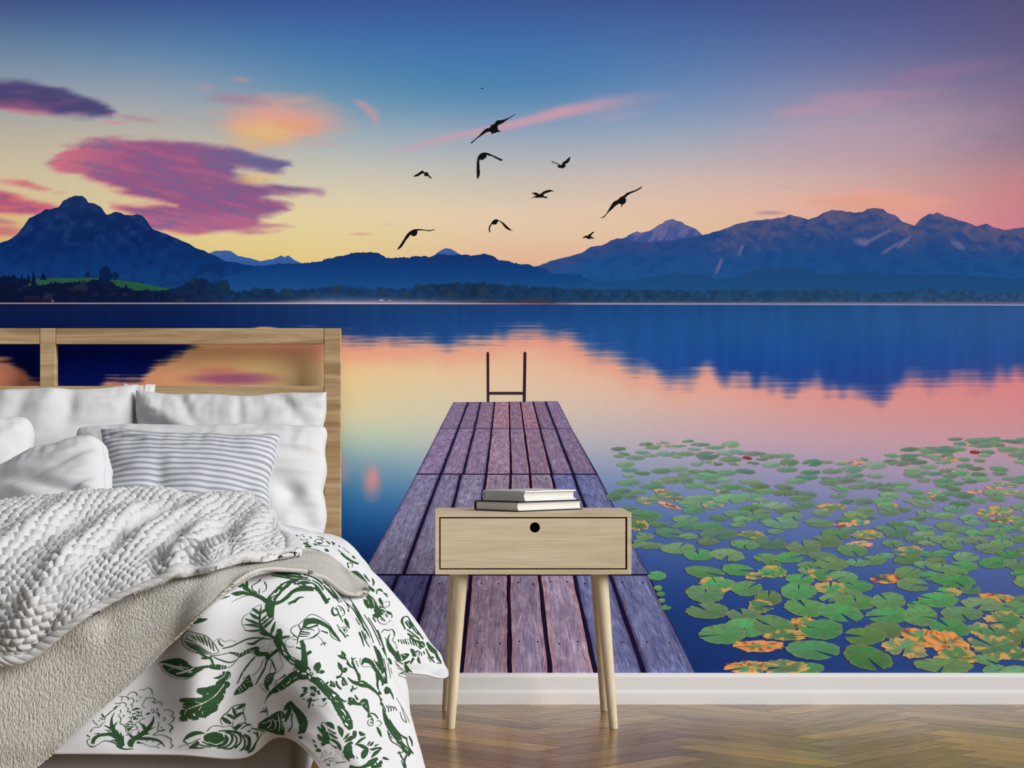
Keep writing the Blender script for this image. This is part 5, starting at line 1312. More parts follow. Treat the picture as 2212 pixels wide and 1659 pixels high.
# ------------------------------------------------------------ leaf and flower print of the duvet cover
# every motif is a ribbon laid on the cloth surface; numbers are drawn on crops of the pattern
RG = {'A': (330, 1230, .15068), 'B': (180, 1430, .13562), 'C': (380, 1430, .14467), 'D': (560, 1230, .15066), 'E': (640, 1430, .13803), 'F': (740, 1230, .16271), 'G': (580, 1140, .12658)}
INK = {
'A': '''1640,470,60 1560,410,55 1480,370,50 1400,320,40 1310,250,60 1280,205,26|1420,370,30 1300,340,50 1200,350,60 1120,350,8|1340,290,40 1350,200,30 1345,160,8|1270,240,60 1200,225,30 1150,235,5|1500,390,40 1400,370,14 1280,400,8 1130,470,5|980,430,5 1050,400,20 1110,385,6
1550,150,20 1490,200,12 1420,250,12 1430,290,10 1500,340,10|1530,280,8 1525,350,16|1600,180,14 1630,240,12 1620,300,8 1570,330,6|1560,520,6 1540,640,26 1540,760,26 1570,860,50|1540,640,24 1470,590,40 1425,560,8|1530,710,20 1450,670,40 1400,630,10|1530,790,20 1440,750,36 1330,710,10|1550,830,16 1440,800,30 1310,790,8|1550,870,30 1400,880,20 1320,870,5|1570,500,6 1480,540,6 1400,620,6 1310,670,6 1280,760,6 1340,880,7
1555,640,10 1600,590,40 1620,570,6|1560,740,20 1600,700,30 1650,650,10|1570,790,20 1620,745,34 1690,690,10|1600,830,40 1660,780,40 1740,700,12|1570,860,60 1650,920,40 1740,980,40 1800,1010,60|1530,900,14 1600,930,36 1680,950,20|1700,930,20 1725,850,44 1760,750,10|1800,990,90 1820,920,84 1812,855,50
490,880,10 430,960,10 440,1080,12 560,1170,12 700,1205,10 850,1210,8 950,1190,8|490,880,10 620,910,10 760,950,10 860,1040,10 950,1180,8|460,990,12 560,1020,12 640,1060,8|450,1030,16 560,1060,16 690,1090,8|460,1060,16 580,1090,18 710,1110,8|490,1090,16 610,1115,18 740,1130,8|530,1120,16 650,1140,18 770,1150,8|580,1150,14 690,1165,18 800,1170,8|630,1180,14 740,1190,16 840,1190,8|560,930,10 600,980,20 640,1020,10|620,930,10 660,990,22 700,1050,10|670,940,12 715,1010,24 740,1080,10|730,950,14 765,1030,24 790,1100,10|790,990,8 815,1060,18 840,1140,8|850,1040,8 865,1110,14 880,1170,8|480,930,8 520,1000,8 560,1040,5|510,910,8 560,970,8 600,1020,5
110,1330,10 220,1330,70 330,1330,110 430,1350,120 500,1400,90 600,1430,60 720,1400,40 820,1390,30|150,1380,30 240,1440,80 340,1480,100 440,1500,90 520,1520,60 620,1470,40 720,1420,30|90,1340,6 150,1450,6 260,1530,6 400,1572,6 520,1562,6 640,1500,5|820,1390,60 930,1400,74 1050,1400,44|690,1210,20 760,1250,30 840,1290,24 860,1350,30|700,1270,20 780,1275,30
1000,1130,14 1130,1100,18 1260,1040,18 1350,1000,22 1460,980,20 1600,985,16 1700,1005,14|940,1010,16 960,1060,18 1010,1100,18|880,1030,5 950,990,6 1030,1030,5 1130,1010,4 1200,1040,4|1100,1190,14 1200,1210,40 1250,1230,50 1340,1180,50 1430,1140,44 1500,1110,20|860,1250,8 980,1300,18 1120,1330,16 1200,1300,10|830,1250,14 860,1340,8 960,1390,8 1120,1390,8 1170,1340,8 1240,1260,10 1330,1210,10 1450,1180,8|820,1240,16 950,1225,10 1100,1190,10
1350,1055,10 1440,1065,36 1530,1010,20 1640,990,8|1500,1110,60 1500,1200,76 1580,1210,60 1640,1220,60 1650,1300,50|1640,1290,60 1700,1230,40 1800,1150,50|1470,1250,18 1370,1370,24 1280,1500,20 1215,1640,14|1640,1310,20 1600,1430,26 1540,1540,20 1480,1650,12|1590,1290,8 1540,1420,8 1430,1530,7|1700,1290,18 1740,1380,22 1775,1460,12|1810,1160,8 1840,1280,6 1870,1370,6 1790,1480,6|1700,1350,8 1680,1480,7|560,785,6 650,735,70 720,725,50 785,712,12|1940,490,16 2030,460,40 2100,410,26 2170,400,8|1950,520,8 2000,470,10|2040,480,20 2060,440,20''',
'D': '''470,165,40 400,215,84 330,260,96 270,320,100 200,400,112 160,480,136 150,560,124 165,640,100 180,700,50|190,495,60 300,470,45 400,400,52 480,325,50 580,285,62 680,280,64 780,290,50|470,170,50 560,190,60 620,230,76 680,275,60|500,215,20 600,185,30 720,190,24|640,205,16 740,205,30 820,250,34 860,310,46 900,370,44 940,430,50 975,490,50|940,470,20 1010,420,30|720,250,20 800,265,40 840,310,30
230,1000,80 280,1050,120 330,1120,112 370,1200,96 430,1270,80 500,1320,90 580,1370,112 660,1430,120 700,1500,110|240,1010,60 340,980,44 440,962,26|600,1020,46 630,1100,62 640,1180,64 650,1270,80 640,1370,110|650,1240,30 700,1205,46 745,1180,40|530,1120,16 600,1140,22
560,800,9 650,720,9 740,650,7 830,670,6 940,740,5 1010,800,6|640,830,30 680,760,90 760,740,80 860,760,60 960,810,50 1030,870,36|1010,810,16 1050,900,44 1110,970,30 1165,1038,4|1000,860,6 1030,960,8 1160,1036,6|640,800,16 590,900,16 560,980,12 545,1075,8|630,830,20 700,840,20 840,800,30|620,860,16 720,860,10 790,880,8|600,895,20 730,915,8|590,930,18 720,935,10|575,960,16 700,965,8|600,880,10 560,800,12|560,990,10 490,940,14|550,1010,8 480,1010,8
540,800,9 460,850,10 455,900,8 500,950,8 430,1000,7 380,1020,6 385,1080,6 440,1115,6 500,1110,6|600,1020,6 700,1000,5 790,965,24 860,880,6 840,840,5|880,880,10 980,915,22|840,960,4 900,1020,5 930,1080,5|880,1090,14 925,1050,8 960,1060,10|925,1050,6 940,1095,10
100,60,16 250,50,20 420,60,18 560,80,14 640,120,10|180,90,12 320,110,20 480,140,18 640,150,14 740,160,10|240,70,10 400,90,26 560,110,24 700,130,18|340,120,14 480,110,18 620,130,18|640,80,14 760,110,18 850,160,24 910,220,20|760,160,10 860,220,16 920,300,20|850,110,8 960,200,12 1060,330,14 1130,430,10|920,230,20 1000,320,22 1080,420,12|980,280,14 1060,370,18 1150,480,8|900,170,8 1040,290,8 1180,470,6
1060,540,14 1040,600,26 1080,660,26 1130,640,14 1120,590,14 1080,560,14|1120,520,8 1190,560,14 1220,640,10 1170,680,8|1150,560,6 1180,600,8|1100,540,6 1160,690,16|1220,705,20 1245,755,46 1290,850,6|1240,490,14 1270,550,36 1280,610,8|1160,690,10 1200,760,8|1140,860,20 1180,900,16 1240,980,16|1210,850,26 1225,890,26|1170,840,8 1240,830,8 1250,900,6 1200,920,8|1240,940,14 1280,960,12|1110,790,6 1150,850,10
1120,1235,8 1180,1255,50 1250,1290,16|1175,1170,8 1210,1230,50 1225,1270,20|1250,1300,16 1300,1380,14 1400,1450,16|1320,1260,14 1360,1390,26 1400,1480,24 1440,1600,30|1340,1290,20 1380,1270,10|1250,1340,8 1310,1400,8|1380,1300,6 1420,1400,8|1470,1365,14 1510,1305,66 1590,1330,60 1660,1420,40 1720,1510,50 1790,1640,50|1450,1270,5 1440,1330,5 1480,1390,5 1600,1400,5 1680,1500,6
1210,450,6 1330,560,10 1440,740,12 1540,900,16 1600,1020,10|1280,400,8 1390,560,12 1490,740,16 1580,900,10 1640,1060,10|1330,500,10 1420,660,22 1500,860,20 1530,1000,12|1380,700,8 1460,850,20 1510,1000,14 1580,1120,6|1430,900,26 1470,1000,20 1500,1110,6|1500,650,8 1600,800,10 1680,960,12 1740,1100,10|1560,690,10 1660,850,10 1740,1000,16 1800,1180,18|1690,870,20 1730,980,30 1760,1060,10|1600,1000,6 1680,1140,14 1740,1300,24 1790,1450,14|1640,1100,10 1700,1260,26 1740,1400,30 1770,1500,20|1700,1150,16 1760,1300,20 1780,1480,16|1770,1120,40 1810,1230,10|1850,1270,20 1880,1340,40 1900,1360,6|1810,1200,6 1850,1400,6 1880,1560,5|1860,1330,5 1900,1500,5|1780,1280,8 1820,1450,6|1640,1290,8 1700,1400,10|1680,1500,30 1700,1600,40|1800,1560,20 1820,1640,30''',
'B': '''700,530,10 760,480,8 840,490,12 865,540,12|610,620,8 620,560,8 680,550,10 720,580,14 710,610,10|570,540,8 625,550,8|740,570,8 800,590,10 800,640,10 750,680,8 790,690,10 765,740,8|500,660,8 580,655,12 650,645,10 685,680,12 670,715,8|700,720,8 720,760,10 700,790,10 750,795,12 745,830,8|720,880,8 760,890,10 765,930,10 720,960,10 710,990,8|890,450,5 960,440,8 1040,410,6 1100,460,12 1100,500,8 1120,530,5|900,540,8 920,575,8|840,630,14 870,610,12|990,580,12 1080,570,6 1140,580,10 1155,630,12|990,590,8 970,640,8 940,680,8 960,720,8 1000,730,6|1090,625,8 1130,640,12 1145,670,12|1160,650,8 1220,635,8 1260,670,12 1250,700,8|1280,770,8 1340,760,8 1410,780,10 1440,820,12 1400,860,8 1450,880,14 1430,940,12 1390,970,8|1350,975,8 1400,1010,16 1430,1050,20 1390,1080,20 1400,1130,10
1200,950,8 1210,1000,10 1190,1060,10 1200,1100,10 1120,1160,10 1260,1160,8 1340,1190,12 1410,1240,14 1400,1290,10 1430,1330,14 1390,1370,12|930,780,10 925,830,10 950,880,8|340,930,8 350,880,12 400,830,16 440,790,14 520,740,14|590,760,14 600,800,8 560,850,6 600,900,12 590,980,10 640,1000,10 680,1060,10 680,1120,8|830,1010,10 850,960,8 900,950,8 920,920,8 990,900,8|830,1010,8 870,1060,10 780,1100,6 760,1160,6|270,1030,14 310,970,8 360,950,8|120,1110,20 150,1060,8 200,1040,8 270,1035,8|60,1160,20 110,1200,10|110,1220,10 65,1250,10 80,1310,10 150,1350,16 230,1320,8 320,1260,10 440,1270,14 520,1300,20 560,1350,26 640,1385,20 800,1385,10|150,920,8 190,970,10 240,1010,8|940,1290,8 1060,1340,6 1180,1350,8 1220,1370,10
150,1300,50 180,1220,54 260,1170,46 350,1155,46 440,1150,60 520,1190,70 600,1240,96|500,800,5 460,880,20 450,960,40 460,1040,62 500,1110,66 560,1180,64 600,1240,70|320,1000,5 400,1040,20 470,1080,40|550,950,5 500,1010,30 480,1060,40|340,1080,4 430,1100,22|540,1080,6 560,1150,30|600,1120,8 600,1200,40|180,1140,5 260,1140,20|1130,860,8 1115,940,36 1060,1030,60 1000,1100,72 920,1160,74 840,1210,74 780,1240,94|890,960,4 950,1010,30 990,1070,50|1140,1040,4 1050,1080,30|1070,1140,5 960,1150,40|880,1090,6 890,1160,30|970,990,6 990,1050,30|780,1240,94 760,1320,84 790,1350,30|860,1225,30 980,1220,44 1100,1225,40 1220,1260,30 1310,1350,8|1000,1230,10 1030,1270,8|1100,1230,10 1120,1280,8|640,1170,12 620,1260,56 640,1340,40|680,1165,10 740,1160,20 780,1200,50|440,1250,8 520,1255,24 600,1330,44 620,1380,20|860,1280,40 940,1295,6|1180,1330,8 1240,1290,14
780,770,20 850,745,30 910,750,8|840,790,10 900,810,30|780,830,20 840,820,14|850,850,30 910,860,16|770,870,16 840,885,26|800,910,30 880,905,16|740,950,16 790,965,20|670,990,10 740,1000,20|760,995,20 820,1000,10|670,1025,20 730,1030,20|740,1035,22 800,1040,16|700,1065,30 770,1070,24|710,1090,40 740,1095,20|700,1130,16 750,1135,14|1005,835,20 1060,815,34|1130,750,14 1130,790,10|1190,745,20 1180,770,20|1170,790,10 1210,840,26 1220,880,10|1260,900,6 1310,890,14|1280,940,10 1320,910,14|1230,1050,8 1260,1040,14|1210,1100,10 1300,1080,24|630,870,12 655,850,22|290,820,10 330,880,34|260,890,8 320,915,16|240,940,14 270,930,8|480,740,12 540,705,34|560,700,10 590,690,10|1095,740,6 1095,790,8|1090,820,10 1150,795,10''',
'C': '''560,235,8 640,230,40 700,200,50 720,140,30|640,290,20 700,240,60 770,210,90 780,140,60|600,330,60 700,330,160 760,330,120 790,300,50|460,410,70 560,400,110 660,400,170 740,400,140|320,420,60 420,440,130 540,470,190 640,500,180 700,470,90|400,510,80 500,560,200 600,590,180 650,620,110|60,570,40 150,570,70 260,590,110 380,620,180 480,660,220 560,680,180 620,700,60|110,640,60 200,670,120 300,720,180 420,740,170 500,750,100|70,740,60 130,760,110 220,770,150 300,790,140|60,850,50 110,840,90 170,830,90|260,850,50 330,820,70|440,790,50 440,835,14
1100,190,10 1085,260,90 1060,330,120 1000,390,110 930,440,80 870,492,8|1110,330,90 1150,360,40|1060,240,6 1040,200,6|1020,260,8 1010,220,6|1440,170,60 1410,230,110 1380,290,110 1360,360,60 1385,430,16|1500,150,20 1440,190,40|1260,350,7 1290,400,8 1370,455,8|1240,350,6 1310,320,6
565,1140,170 575,1142,176|420,1140,60 480,1130,140 560,1140,190 640,1135,170 710,1120,90|720,1100,60 760,1150,60 720,1220,50 620,1250,30 480,1230,20 390,1180,10|740,1040,26 830,1080,30 840,1180,30 760,1260,26 620,1280,20|850,1070,14 910,1130,22 900,1220,20 820,1290,26 700,1290,10|900,1030,26 960,1090,26 975,1180,20 890,1280,34|980,1080,16 1030,1160,22 1010,1290,30 960,1320,20|1020,1080,30 1090,1130,50 1100,1220,50 1060,1320,70|640,1030,16 760,1025,22 860,1040,36 980,1070,34|120,1180,24 160,1110,20 260,1050,26 350,1042,20 430,1065,16|150,1150,16 220,1095,44 300,1065,50 400,1060,14|120,1180,20 180,1215,14 300,1170,10 370,1140,10|200,1272,10 280,1240,60 340,1190,50|200,1275,20 300,1278,22 430,1278,14|300,1200,12 360,1230,16 520,1268,14|40,1280,6 110,1240,6 200,1240,8|465,1030,14 540,960,8 620,950,8 700,965,8 840,960,10 880,1000,20
700,940,8 665,870,10 690,820,14 780,740,14 830,680,10 930,640,14 1040,625,20|1040,640,8 1010,730,10 1020,790,12 1040,850,12 1035,900,10 940,920,8 870,1000,10|690,830,30 760,880,64 830,918,16|760,785,26 820,805,44 880,850,24|870,850,20 930,790,50 1015,750,16|850,680,16 880,750,46 885,800,20|900,705,20 980,665,44 1045,630,14|850,960,8 860,880,10|880,1000,60 940,960,50 1000,930,8|980,1000,14 1050,950,16 1100,945,8|1130,985,10 1200,1010,10 1230,1080,14 1215,1150,10|1070,1030,12 1120,1020,16|1090,1040,10 1110,1050,12|1290,1060,8 1200,1200,20 1130,1320,40 1080,1350,26|1130,940,20 1030,912,12|1130,980,10 1240,1010,12 1330,1045,16|1160,1050,14 1210,1070,20 1220,1110,14
1240,940,40 1320,900,70 1400,870,100 1480,830,120 1560,790,120 1600,840,90|1230,980,30 1320,970,80 1420,960,130 1520,940,180 1600,930,90|1340,1010,20 1440,1020,70 1540,1020,120 1620,1010,90|1560,1080,10 1620,1070,40|1620,720,20 1670,660,70 1715,590,30|1720,585,20 1790,710,84 1860,790,90 1910,880,116 1920,960,100 1880,1050,84|1700,620,8 1700,720,60 1660,820,56 1640,900,14|1740,770,20 1730,860,18 1740,940,14 1680,1040,20|1840,1110,8 1890,1130,30|1370,820,8 1370,760,12 1350,670,16|1370,750,14 1310,735,22 1250,755,5|1365,730,12 1300,690,12|1960,200,120 1840,190,140 1720,250,140 1610,340,120 1500,410,90 1420,460,44 1360,540,16 1325,625,5|1480,290,10 1560,250,10 1640,190,30|1460,350,8 1520,300,12''',
'E': '''0,235,100 120,200,80 240,250,96 340,310,116 430,400,124 520,490,136 600,570,150 650,660,150 700,760,140 770,870,140 815,970,130 850,1060,60|60,60,180 130,120,100|330,180,16 325,100,100 350,20,50 355,5,10|350,170,10 400,158,60 447,160,6|650,5,8 680,70,60 730,150,24|700,150,16 750,130,80 792,100,20|725,150,14 690,210,22 625,250,40|640,245,22 720,245,18 750,320,90 765,370,80|470,340,30 500,320,30|530,300,20 570,350,60 600,400,20|620,300,20 640,370,30 700,430,26|520,360,30 560,390,20|860,420,30 860,470,26
800,240,8 860,300,34 940,335,60 1030,345,96 1130,385,60 1220,450,40 1290,530,16 1330,640,14|980,290,44 985,210,26 940,150,24 905,80,24 860,0,14|780,20,10 850,90,10|870,370,20 900,430,20 950,400,16|640,590,80 690,590,40 760,620,20 790,610,10|420,600,60 470,570,30|820,560,30 860,610,100 930,650,50 1000,660,50 1050,630,110 1090,700,86 1130,790,30|800,640,16 850,680,16|910,515,12 960,595,34|1130,800,24 1130,870,36|1130,800,16 1220,820,20 1280,890,14|1150,830,14 1200,920,14|1130,910,8 1170,900,8 1200,950,8 1180,1000,8 1130,990,8 1112,940,8 1130,910,8|1260,920,8 1310,930,8 1325,980,8 1280,1000,8|1150,940,10 1180,960,20|1260,1020,20 1300,1100,44 1330,1175,12
90,400,12 150,400,24|120,440,80 180,440,90|220,400,30 290,420,60 300,470,40|340,450,40 370,510,26|230,500,40 300,520,50|230,560,50 215,640,34 200,720,20|240,600,20 310,600,20|70,550,20 110,510,44 150,500,10|100,570,12 140,590,14|170,580,14 200,620,22|260,650,14 265,690,14|330,570,12 350,600,8|350,680,6 430,690,6 480,640,14
0,730,60 50,810,110 90,900,130 110,980,110 80,1060,80|30,1110,30 100,1100,20|40,1180,20 100,1190,30
1350,710,10 1385,850,56 1430,960,84 1500,1060,112 1580,1170,112 1640,1280,50|1640,1260,30 1700,1360,90 1790,1440,70|1420,1070,10 1480,1230,14 1620,1330,12 1760,1480,10|1450,900,20 1500,980,16 1560,1070,18 1640,1150,20 1720,1200,30|1440,1110,20 1500,1200,10|1560,1250,8 1660,1330,10|1720,1180,20 1740,1290,14 1830,1440,14|1760,1160,16 1800,1240,26 1815,1320,8|1720,1460,30 1690,1550,24 1700,1659,44|1600,1400,16 1640,1480,20 1690,1560,20|1580,1430,20 1700,1400,10|1640,1540,10 1680,1640,20
1360,690,10 1390,740,12 1390,790,10|1400,680,10 1440,730,12 1440,785,10|1440,680,10 1480,730,12 1480,775,10|1480,690,10 1520,725,10 1520,765,10|1520,700,10 1555,730,10 1570,765,8|1320,640,40 1360,700,20|1310,560,8 1340,600,26|1280,470,70 1330,510,10|1390,500,20 1420,450,120 1400,390,20|1440,430,40 1490,500,24 1520,590,6|1270,280,30 1270,380,26 1290,440,14|1250,170,20 1300,240,40 1360,320,40 1340,370,20|1370,220,10 1400,300,14|1320,0,20 1380,120,26 1420,330,8|1250,0,40 1310,130,14
1620,780,6 1660,900,8 1720,950,8 1690,850,6 1640,700,5|1560,560,5 1700,800,5 1770,950,6
340,1010,20 390,1075,40 440,1130,30|340,1130,20 390,1200,56 430,1240,20|400,980,16 440,1080,70 470,1180,110 480,1280,90|390,990,8 400,950,8 470,960,10 500,1000,10|480,945,30 550,990,66 600,1050,8|500,1050,10 580,1110,34 630,1120,12|520,1120,12 600,1170,44 650,1200,10|500,1200,14 600,1240,50 680,1320,44 700,1380,24|560,1290,10 640,1350,24|250,1205,8 300,1260,26|290,1295,30 330,1330,20|320,1370,60 390,1390,30|400,1290,60 450,1270,60
650,1000,20 700,1080,76 720,1175,10|740,1215,14 800,1150,34 830,1110,8|760,1250,16 850,1195,74 905,1170,34|905,1080,50 910,1140,60 915,1195,14|980,1090,20 1020,1130,60 1080,1140,8|920,1300,12 1000,1225,40 1080,1180,24|940,1285,20 1040,1325,54 1120,1375,44|1120,1270,70 1165,1290,50 1205,1250,14|1225,1315,30 1285,1290,12|1150,1370,20 1250,1365,60 1330,1355,40|1170,1500,14 1240,1425,56 1300,1390,20|1040,1510,40 1065,1430,100 1110,1370,50|870,1250,40 820,1330,120 820,1420,140 850,1510,60|740,1380,10 780,1470,34 840,1550,14|890,1440,20 900,1520,10|940,1460,10 960,1520,8|840,1640,60 980,1655,40 1090,1625,60 1190,1560,90 1270,1510,40|1250,1600,70 1340,1565,50|1350,1500,30 1400,1515,40 1448,1530,6|1170,1645,60 1330,1625,40|620,1570,10 780,1560,12|480,1600,20 530,1615,20|430,1560,8 540,1490,8''',
'F': '''95,45,20 150,60,84 220,105,84 280,165,64 340,235,44 420,290,34|300,80,14 330,130,14 360,165,8|390,120,10 412,180,24 400,220,10|280,60,8 310,120,10|455,330,14 450,290,12 490,270,30 535,300,6|540,310,10 600,370,10|250,320,20 320,345,46 365,420,56 395,520,50|285,400,24 320,450,64 350,515,34|330,330,8 410,400,14 440,480,30 420,560,20|300,300,8 340,330,12|490,380,20 500,450,66 490,540,110 445,610,80 395,615,14|480,560,20 600,630,20|510,540,30 640,590,34|480,600,14 560,690,12|500,500,20 570,520,10|460,640,12 480,700,7 560,730,7 630,680,8 652,605,12 610,565,8|550,440,5 620,430,5 610,490,8 560,500,5|400,640,20 440,700,12|500,650,6 530,690,6|560,320,10 600,340,6
515,840,9 550,800,10 600,812,10 650,798,12 685,850,16 680,900,8 660,930,6 710,1000,5 716,1060,5|625,860,8 600,920,20 600,980,40 640,1060,60 700,1130,60 760,1180,86 830,1150,74 880,1130,24|730,1080,30 750,1140,30|830,1260,20 850,1330,64 850,1410,20|880,1320,14 940,1400,26 1100,1455,16|850,1350,20 770,1375,14|820,1250,40 890,1220,20|700,1200,10 800,1260,12|740,1380,8 860,1400,8 930,1440,6|690,1220,6 760,1300,5|680,1170,8 740,1200,8|700,1260,5 800,1330,6|720,1310,5 820,1350,6|730,1400,5 900,1470,5|900,1250,20 940,1180,34|590,940,10 640,1010,10|560,900,6 590,960,8|1110,1445,14 1155,1470,10
735,930,10 745,965,14|765,932,8 790,990,12|795,930,8 820,990,12|825,925,10 850,995,14|855,922,10 885,1000,14|885,918,10 915,1005,16|915,915,12 950,1010,16|945,920,12 985,1020,18|800,640,20 785,690,30 805,740,20 830,800,16|800,640,18 850,625,12 900,690,16 960,780,18 1020,860,18 1070,930,14|840,690,40 880,740,50 900,790,20|880,660,10 920,740,34 970,820,30 1010,870,14|850,800,14 900,830,14 960,880,20 1020,930,20|860,850,20 900,880,26 950,900,14|890,900,20 960,950,30 1030,960,20|1000,970,20 1050,1000,80 1070,1040,40|1000,1020,14 1040,1060,14|900,1060,20 950,1110,70 950,1160,40|950,1110,30 1010,1080,14|1020,1090,14 1010,1150,20 1005,1210,34 1030,1250,16|1040,1100,8 1050,1150,12|1070,1090,20 1090,1130,10|1115,970,24 1180,1060,60 1240,1110,50|1100,1050,12 1170,1180,20 1220,1240,10|1230,1100,30 1270,1190,34 1310,1240,14|1180,1160,20 1210,1180,20|1250,1245,12 1310,1250,12|1260,1160,10 1280,1220,10|1130,1160,8 1170,1230,8''',
'G': '''600,140,10 600,185,44 610,225,40|600,215,12 500,195,6|620,215,10 695,190,6|590,270,16 670,285,50 725,335,30|620,320,20 700,335,20|520,150,8 560,130,8 605,120,6|700,150,8 735,190,12|330,130,6 380,180,6 450,210,8|420,150,10 500,130,16|470,120,8 490,160,12|650,240,14 720,270,24|760,290,8 830,300,14|780,230,8 840,200,8 900,210,8 930,250,8 880,280,14 820,260,8 780,230,8|840,260,20 900,270,20|960,370,20 990,385,44 1030,410,12|1080,245,14 1125,290,44|1200,300,20 1215,330,12|980,230,10 1050,280,24|1000,190,8 1100,240,10|830,150,6 940,180,8|900,190,8 960,200,6|150,90,16 240,75,30 310,95,16|190,110,14 300,150,20|620,350,6 800,380,8 960,420,6|640,400,8 760,420,8|760,270,6 900,310,6 1040,320,5|960,470,10 1050,520,56 1130,570,60 1215,630,14|1100,530,20 1160,620,30|1230,440,14 1310,500,34 1430,580,34 1535,620,26|1340,600,10 1370,690,24|1350,600,10 1430,620,10 1425,680,8|1430,490,30 1480,530,14|1220,600,10 1290,680,24|1180,380,8 1300,470,8|1270,340,5 1380,440,5'''}
PAPER = {
'A': '''200,1350,10 330,1390,14 420,1400,16 520,1420,10|230,1450,8 330,1405,12|400,1360,6 430,1420,14|340,1500,14 430,1480,30 520,1450,20 600,1410,16|150,1340,10 220,1370,14|500,1440,12 560,1470,14|980,1370,6 975,1430,12|1020,1370,6 1010,1420,12|900,1370,6 890,1390,8|1740,380,16 1800,330,22|1850,260,18 1910,210,16|1700,440,14 1740,400,12|1250,1190,5 1225,1240,10|1300,1170,5 1285,1220,8|1350,1150,5 1335,1200,8|1400,1130,5 1390,1180,8|1200,1190,5 1180,1220,6|1360,1400,8 1340,1440,8|1310,1460,8 1300,1490,8|1420,1330,8 1400,1350,8|1610,1380,8 1595,1420,8|1880,1180,20 1900,1230,14|1960,1300,16 2030,1350,14''',
'C': '''720,330,14 650,420,12 590,490,14 500,560,6 400,615,14 260,670,10 160,720,10 130,790,8|390,620,10 310,600,8|380,650,6 340,720,10|390,730,8 390,780,10|300,600,8 290,580,6|460,470,14 480,480,8|260,770,30 290,800,20|620,625,26 622,635,24|100,650,6 160,655,10|690,220,8 650,260,8|740,170,8 700,230,8|800,190,8 770,270,8|640,170,6 700,190,6
960,360,8 1000,420,10|930,390,8 970,450,10|1000,330,8 1050,390,10|1040,270,6 1090,250,6|1050,310,6 1110,290,6|1350,260,6 1390,290,8|1370,220,6 1410,250,8|1400,190,6 1440,220,8|480,1190,8 600,1230,14 700,1190,10|710,1090,16 720,1120,20
1290,920,8 1360,900,12 1420,860,8|1360,990,8 1420,940,14 1430,860,8|1480,1000,10 1500,920,16 1450,850,8|1540,1040,8 1560,940,16 1530,780,8|1500,880,8 1560,860,8|1400,1000,6 1460,1010,8|1590,1000,6 1600,900,10|1580,830,6 1590,760,8|1800,230,8 1760,260,8|1700,300,20 1650,330,8|1720,240,6 1700,310,8|1590,330,10 1640,380,8|1520,390,8 1560,430,12|1770,215,6 1775,250,6|1800,210,6 1810,240,6''',
'D': '''170,400,16 220,350,20|260,330,14 290,300,16|330,250,20 350,230,14|180,440,12 200,460,12|600,170,10 520,200,12|560,230,14 610,235,16|660,230,16 760,240,34 790,260,14|330,1100,14 350,1160,22|370,1190,12 400,1240,16|460,1270,10 520,1300,10|640,860,10 700,880,8|1180,1240,6 1200,1250,8''',
'E': '''170,130,40 210,170,50|240,200,60 250,160,40|250,210,50 320,230,30|210,210,36 215,270,26|300,150,40 260,190,40|90,180,30 160,190,30|10,130,40 50,150,30|370,310,12 400,300,14|410,330,12 420,350,14|560,510,20 600,540,44|600,600,8 620,630,10|650,625,8 630,620,8|530,540,6 540,580,10|690,740,14 740,790,22 770,850,8|720,850,16 750,900,8|790,910,8 830,900,10|560,340,14 575,345,10|730,130,6 710,60,10|750,260,10 790,340,10|170,450,16 200,470,20|260,440,20 280,470,12|1040,640,12 1060,660,12|1010,640,10 1030,680,10|1090,680,10 1080,720,10|850,590,10 870,600,10|720,310,8 760,370,6|980,330,14 1040,340,14
1460,1140,20 1490,1170,14|1600,1240,10 1640,1230,12|430,970,14 480,1040,26 470,1090,12|520,1085,10 620,1160,12|510,1150,8 600,1200,10|520,1225,20 600,1290,40 640,1310,14|830,1130,12 800,1190,8|860,1290,14 900,1340,60 900,1420,56 940,1480,40|1150,1270,10 1120,1310,14|1270,1370,14 1150,1420,20|1060,1250,16 990,1260,14|1280,1550,40 1250,1580,30|800,1000,20 760,960,34|1690,1340,10 1740,1390,12''',
'F': '''440,400,8 470,500,8|850,690,6 880,760,6|930,760,6 980,840,8|1040,990,8 1070,1020,8|1000,1130,6 1040,1150,6|1000,1170,6 1030,1185,6|780,1130,6 830,1150,6|330,420,6 350,470,6'''}
FL_W = lambda t: t
def parse(txt, rg):
    x0, y0, k = RG[rg]; out = []
    for s in txt.replace('\n', '|').split('|'):
        s = s.strip()
        if not s: continue
        p = np.array([[float(q) for q in a.split(',')] for a in s.split()])
        if len(p) < 2: continue
        out.append(np.stack([x0 + p[:, 0] * k, y0 + p[:, 1] * k, p[:, 2] * k], 1))
    return out
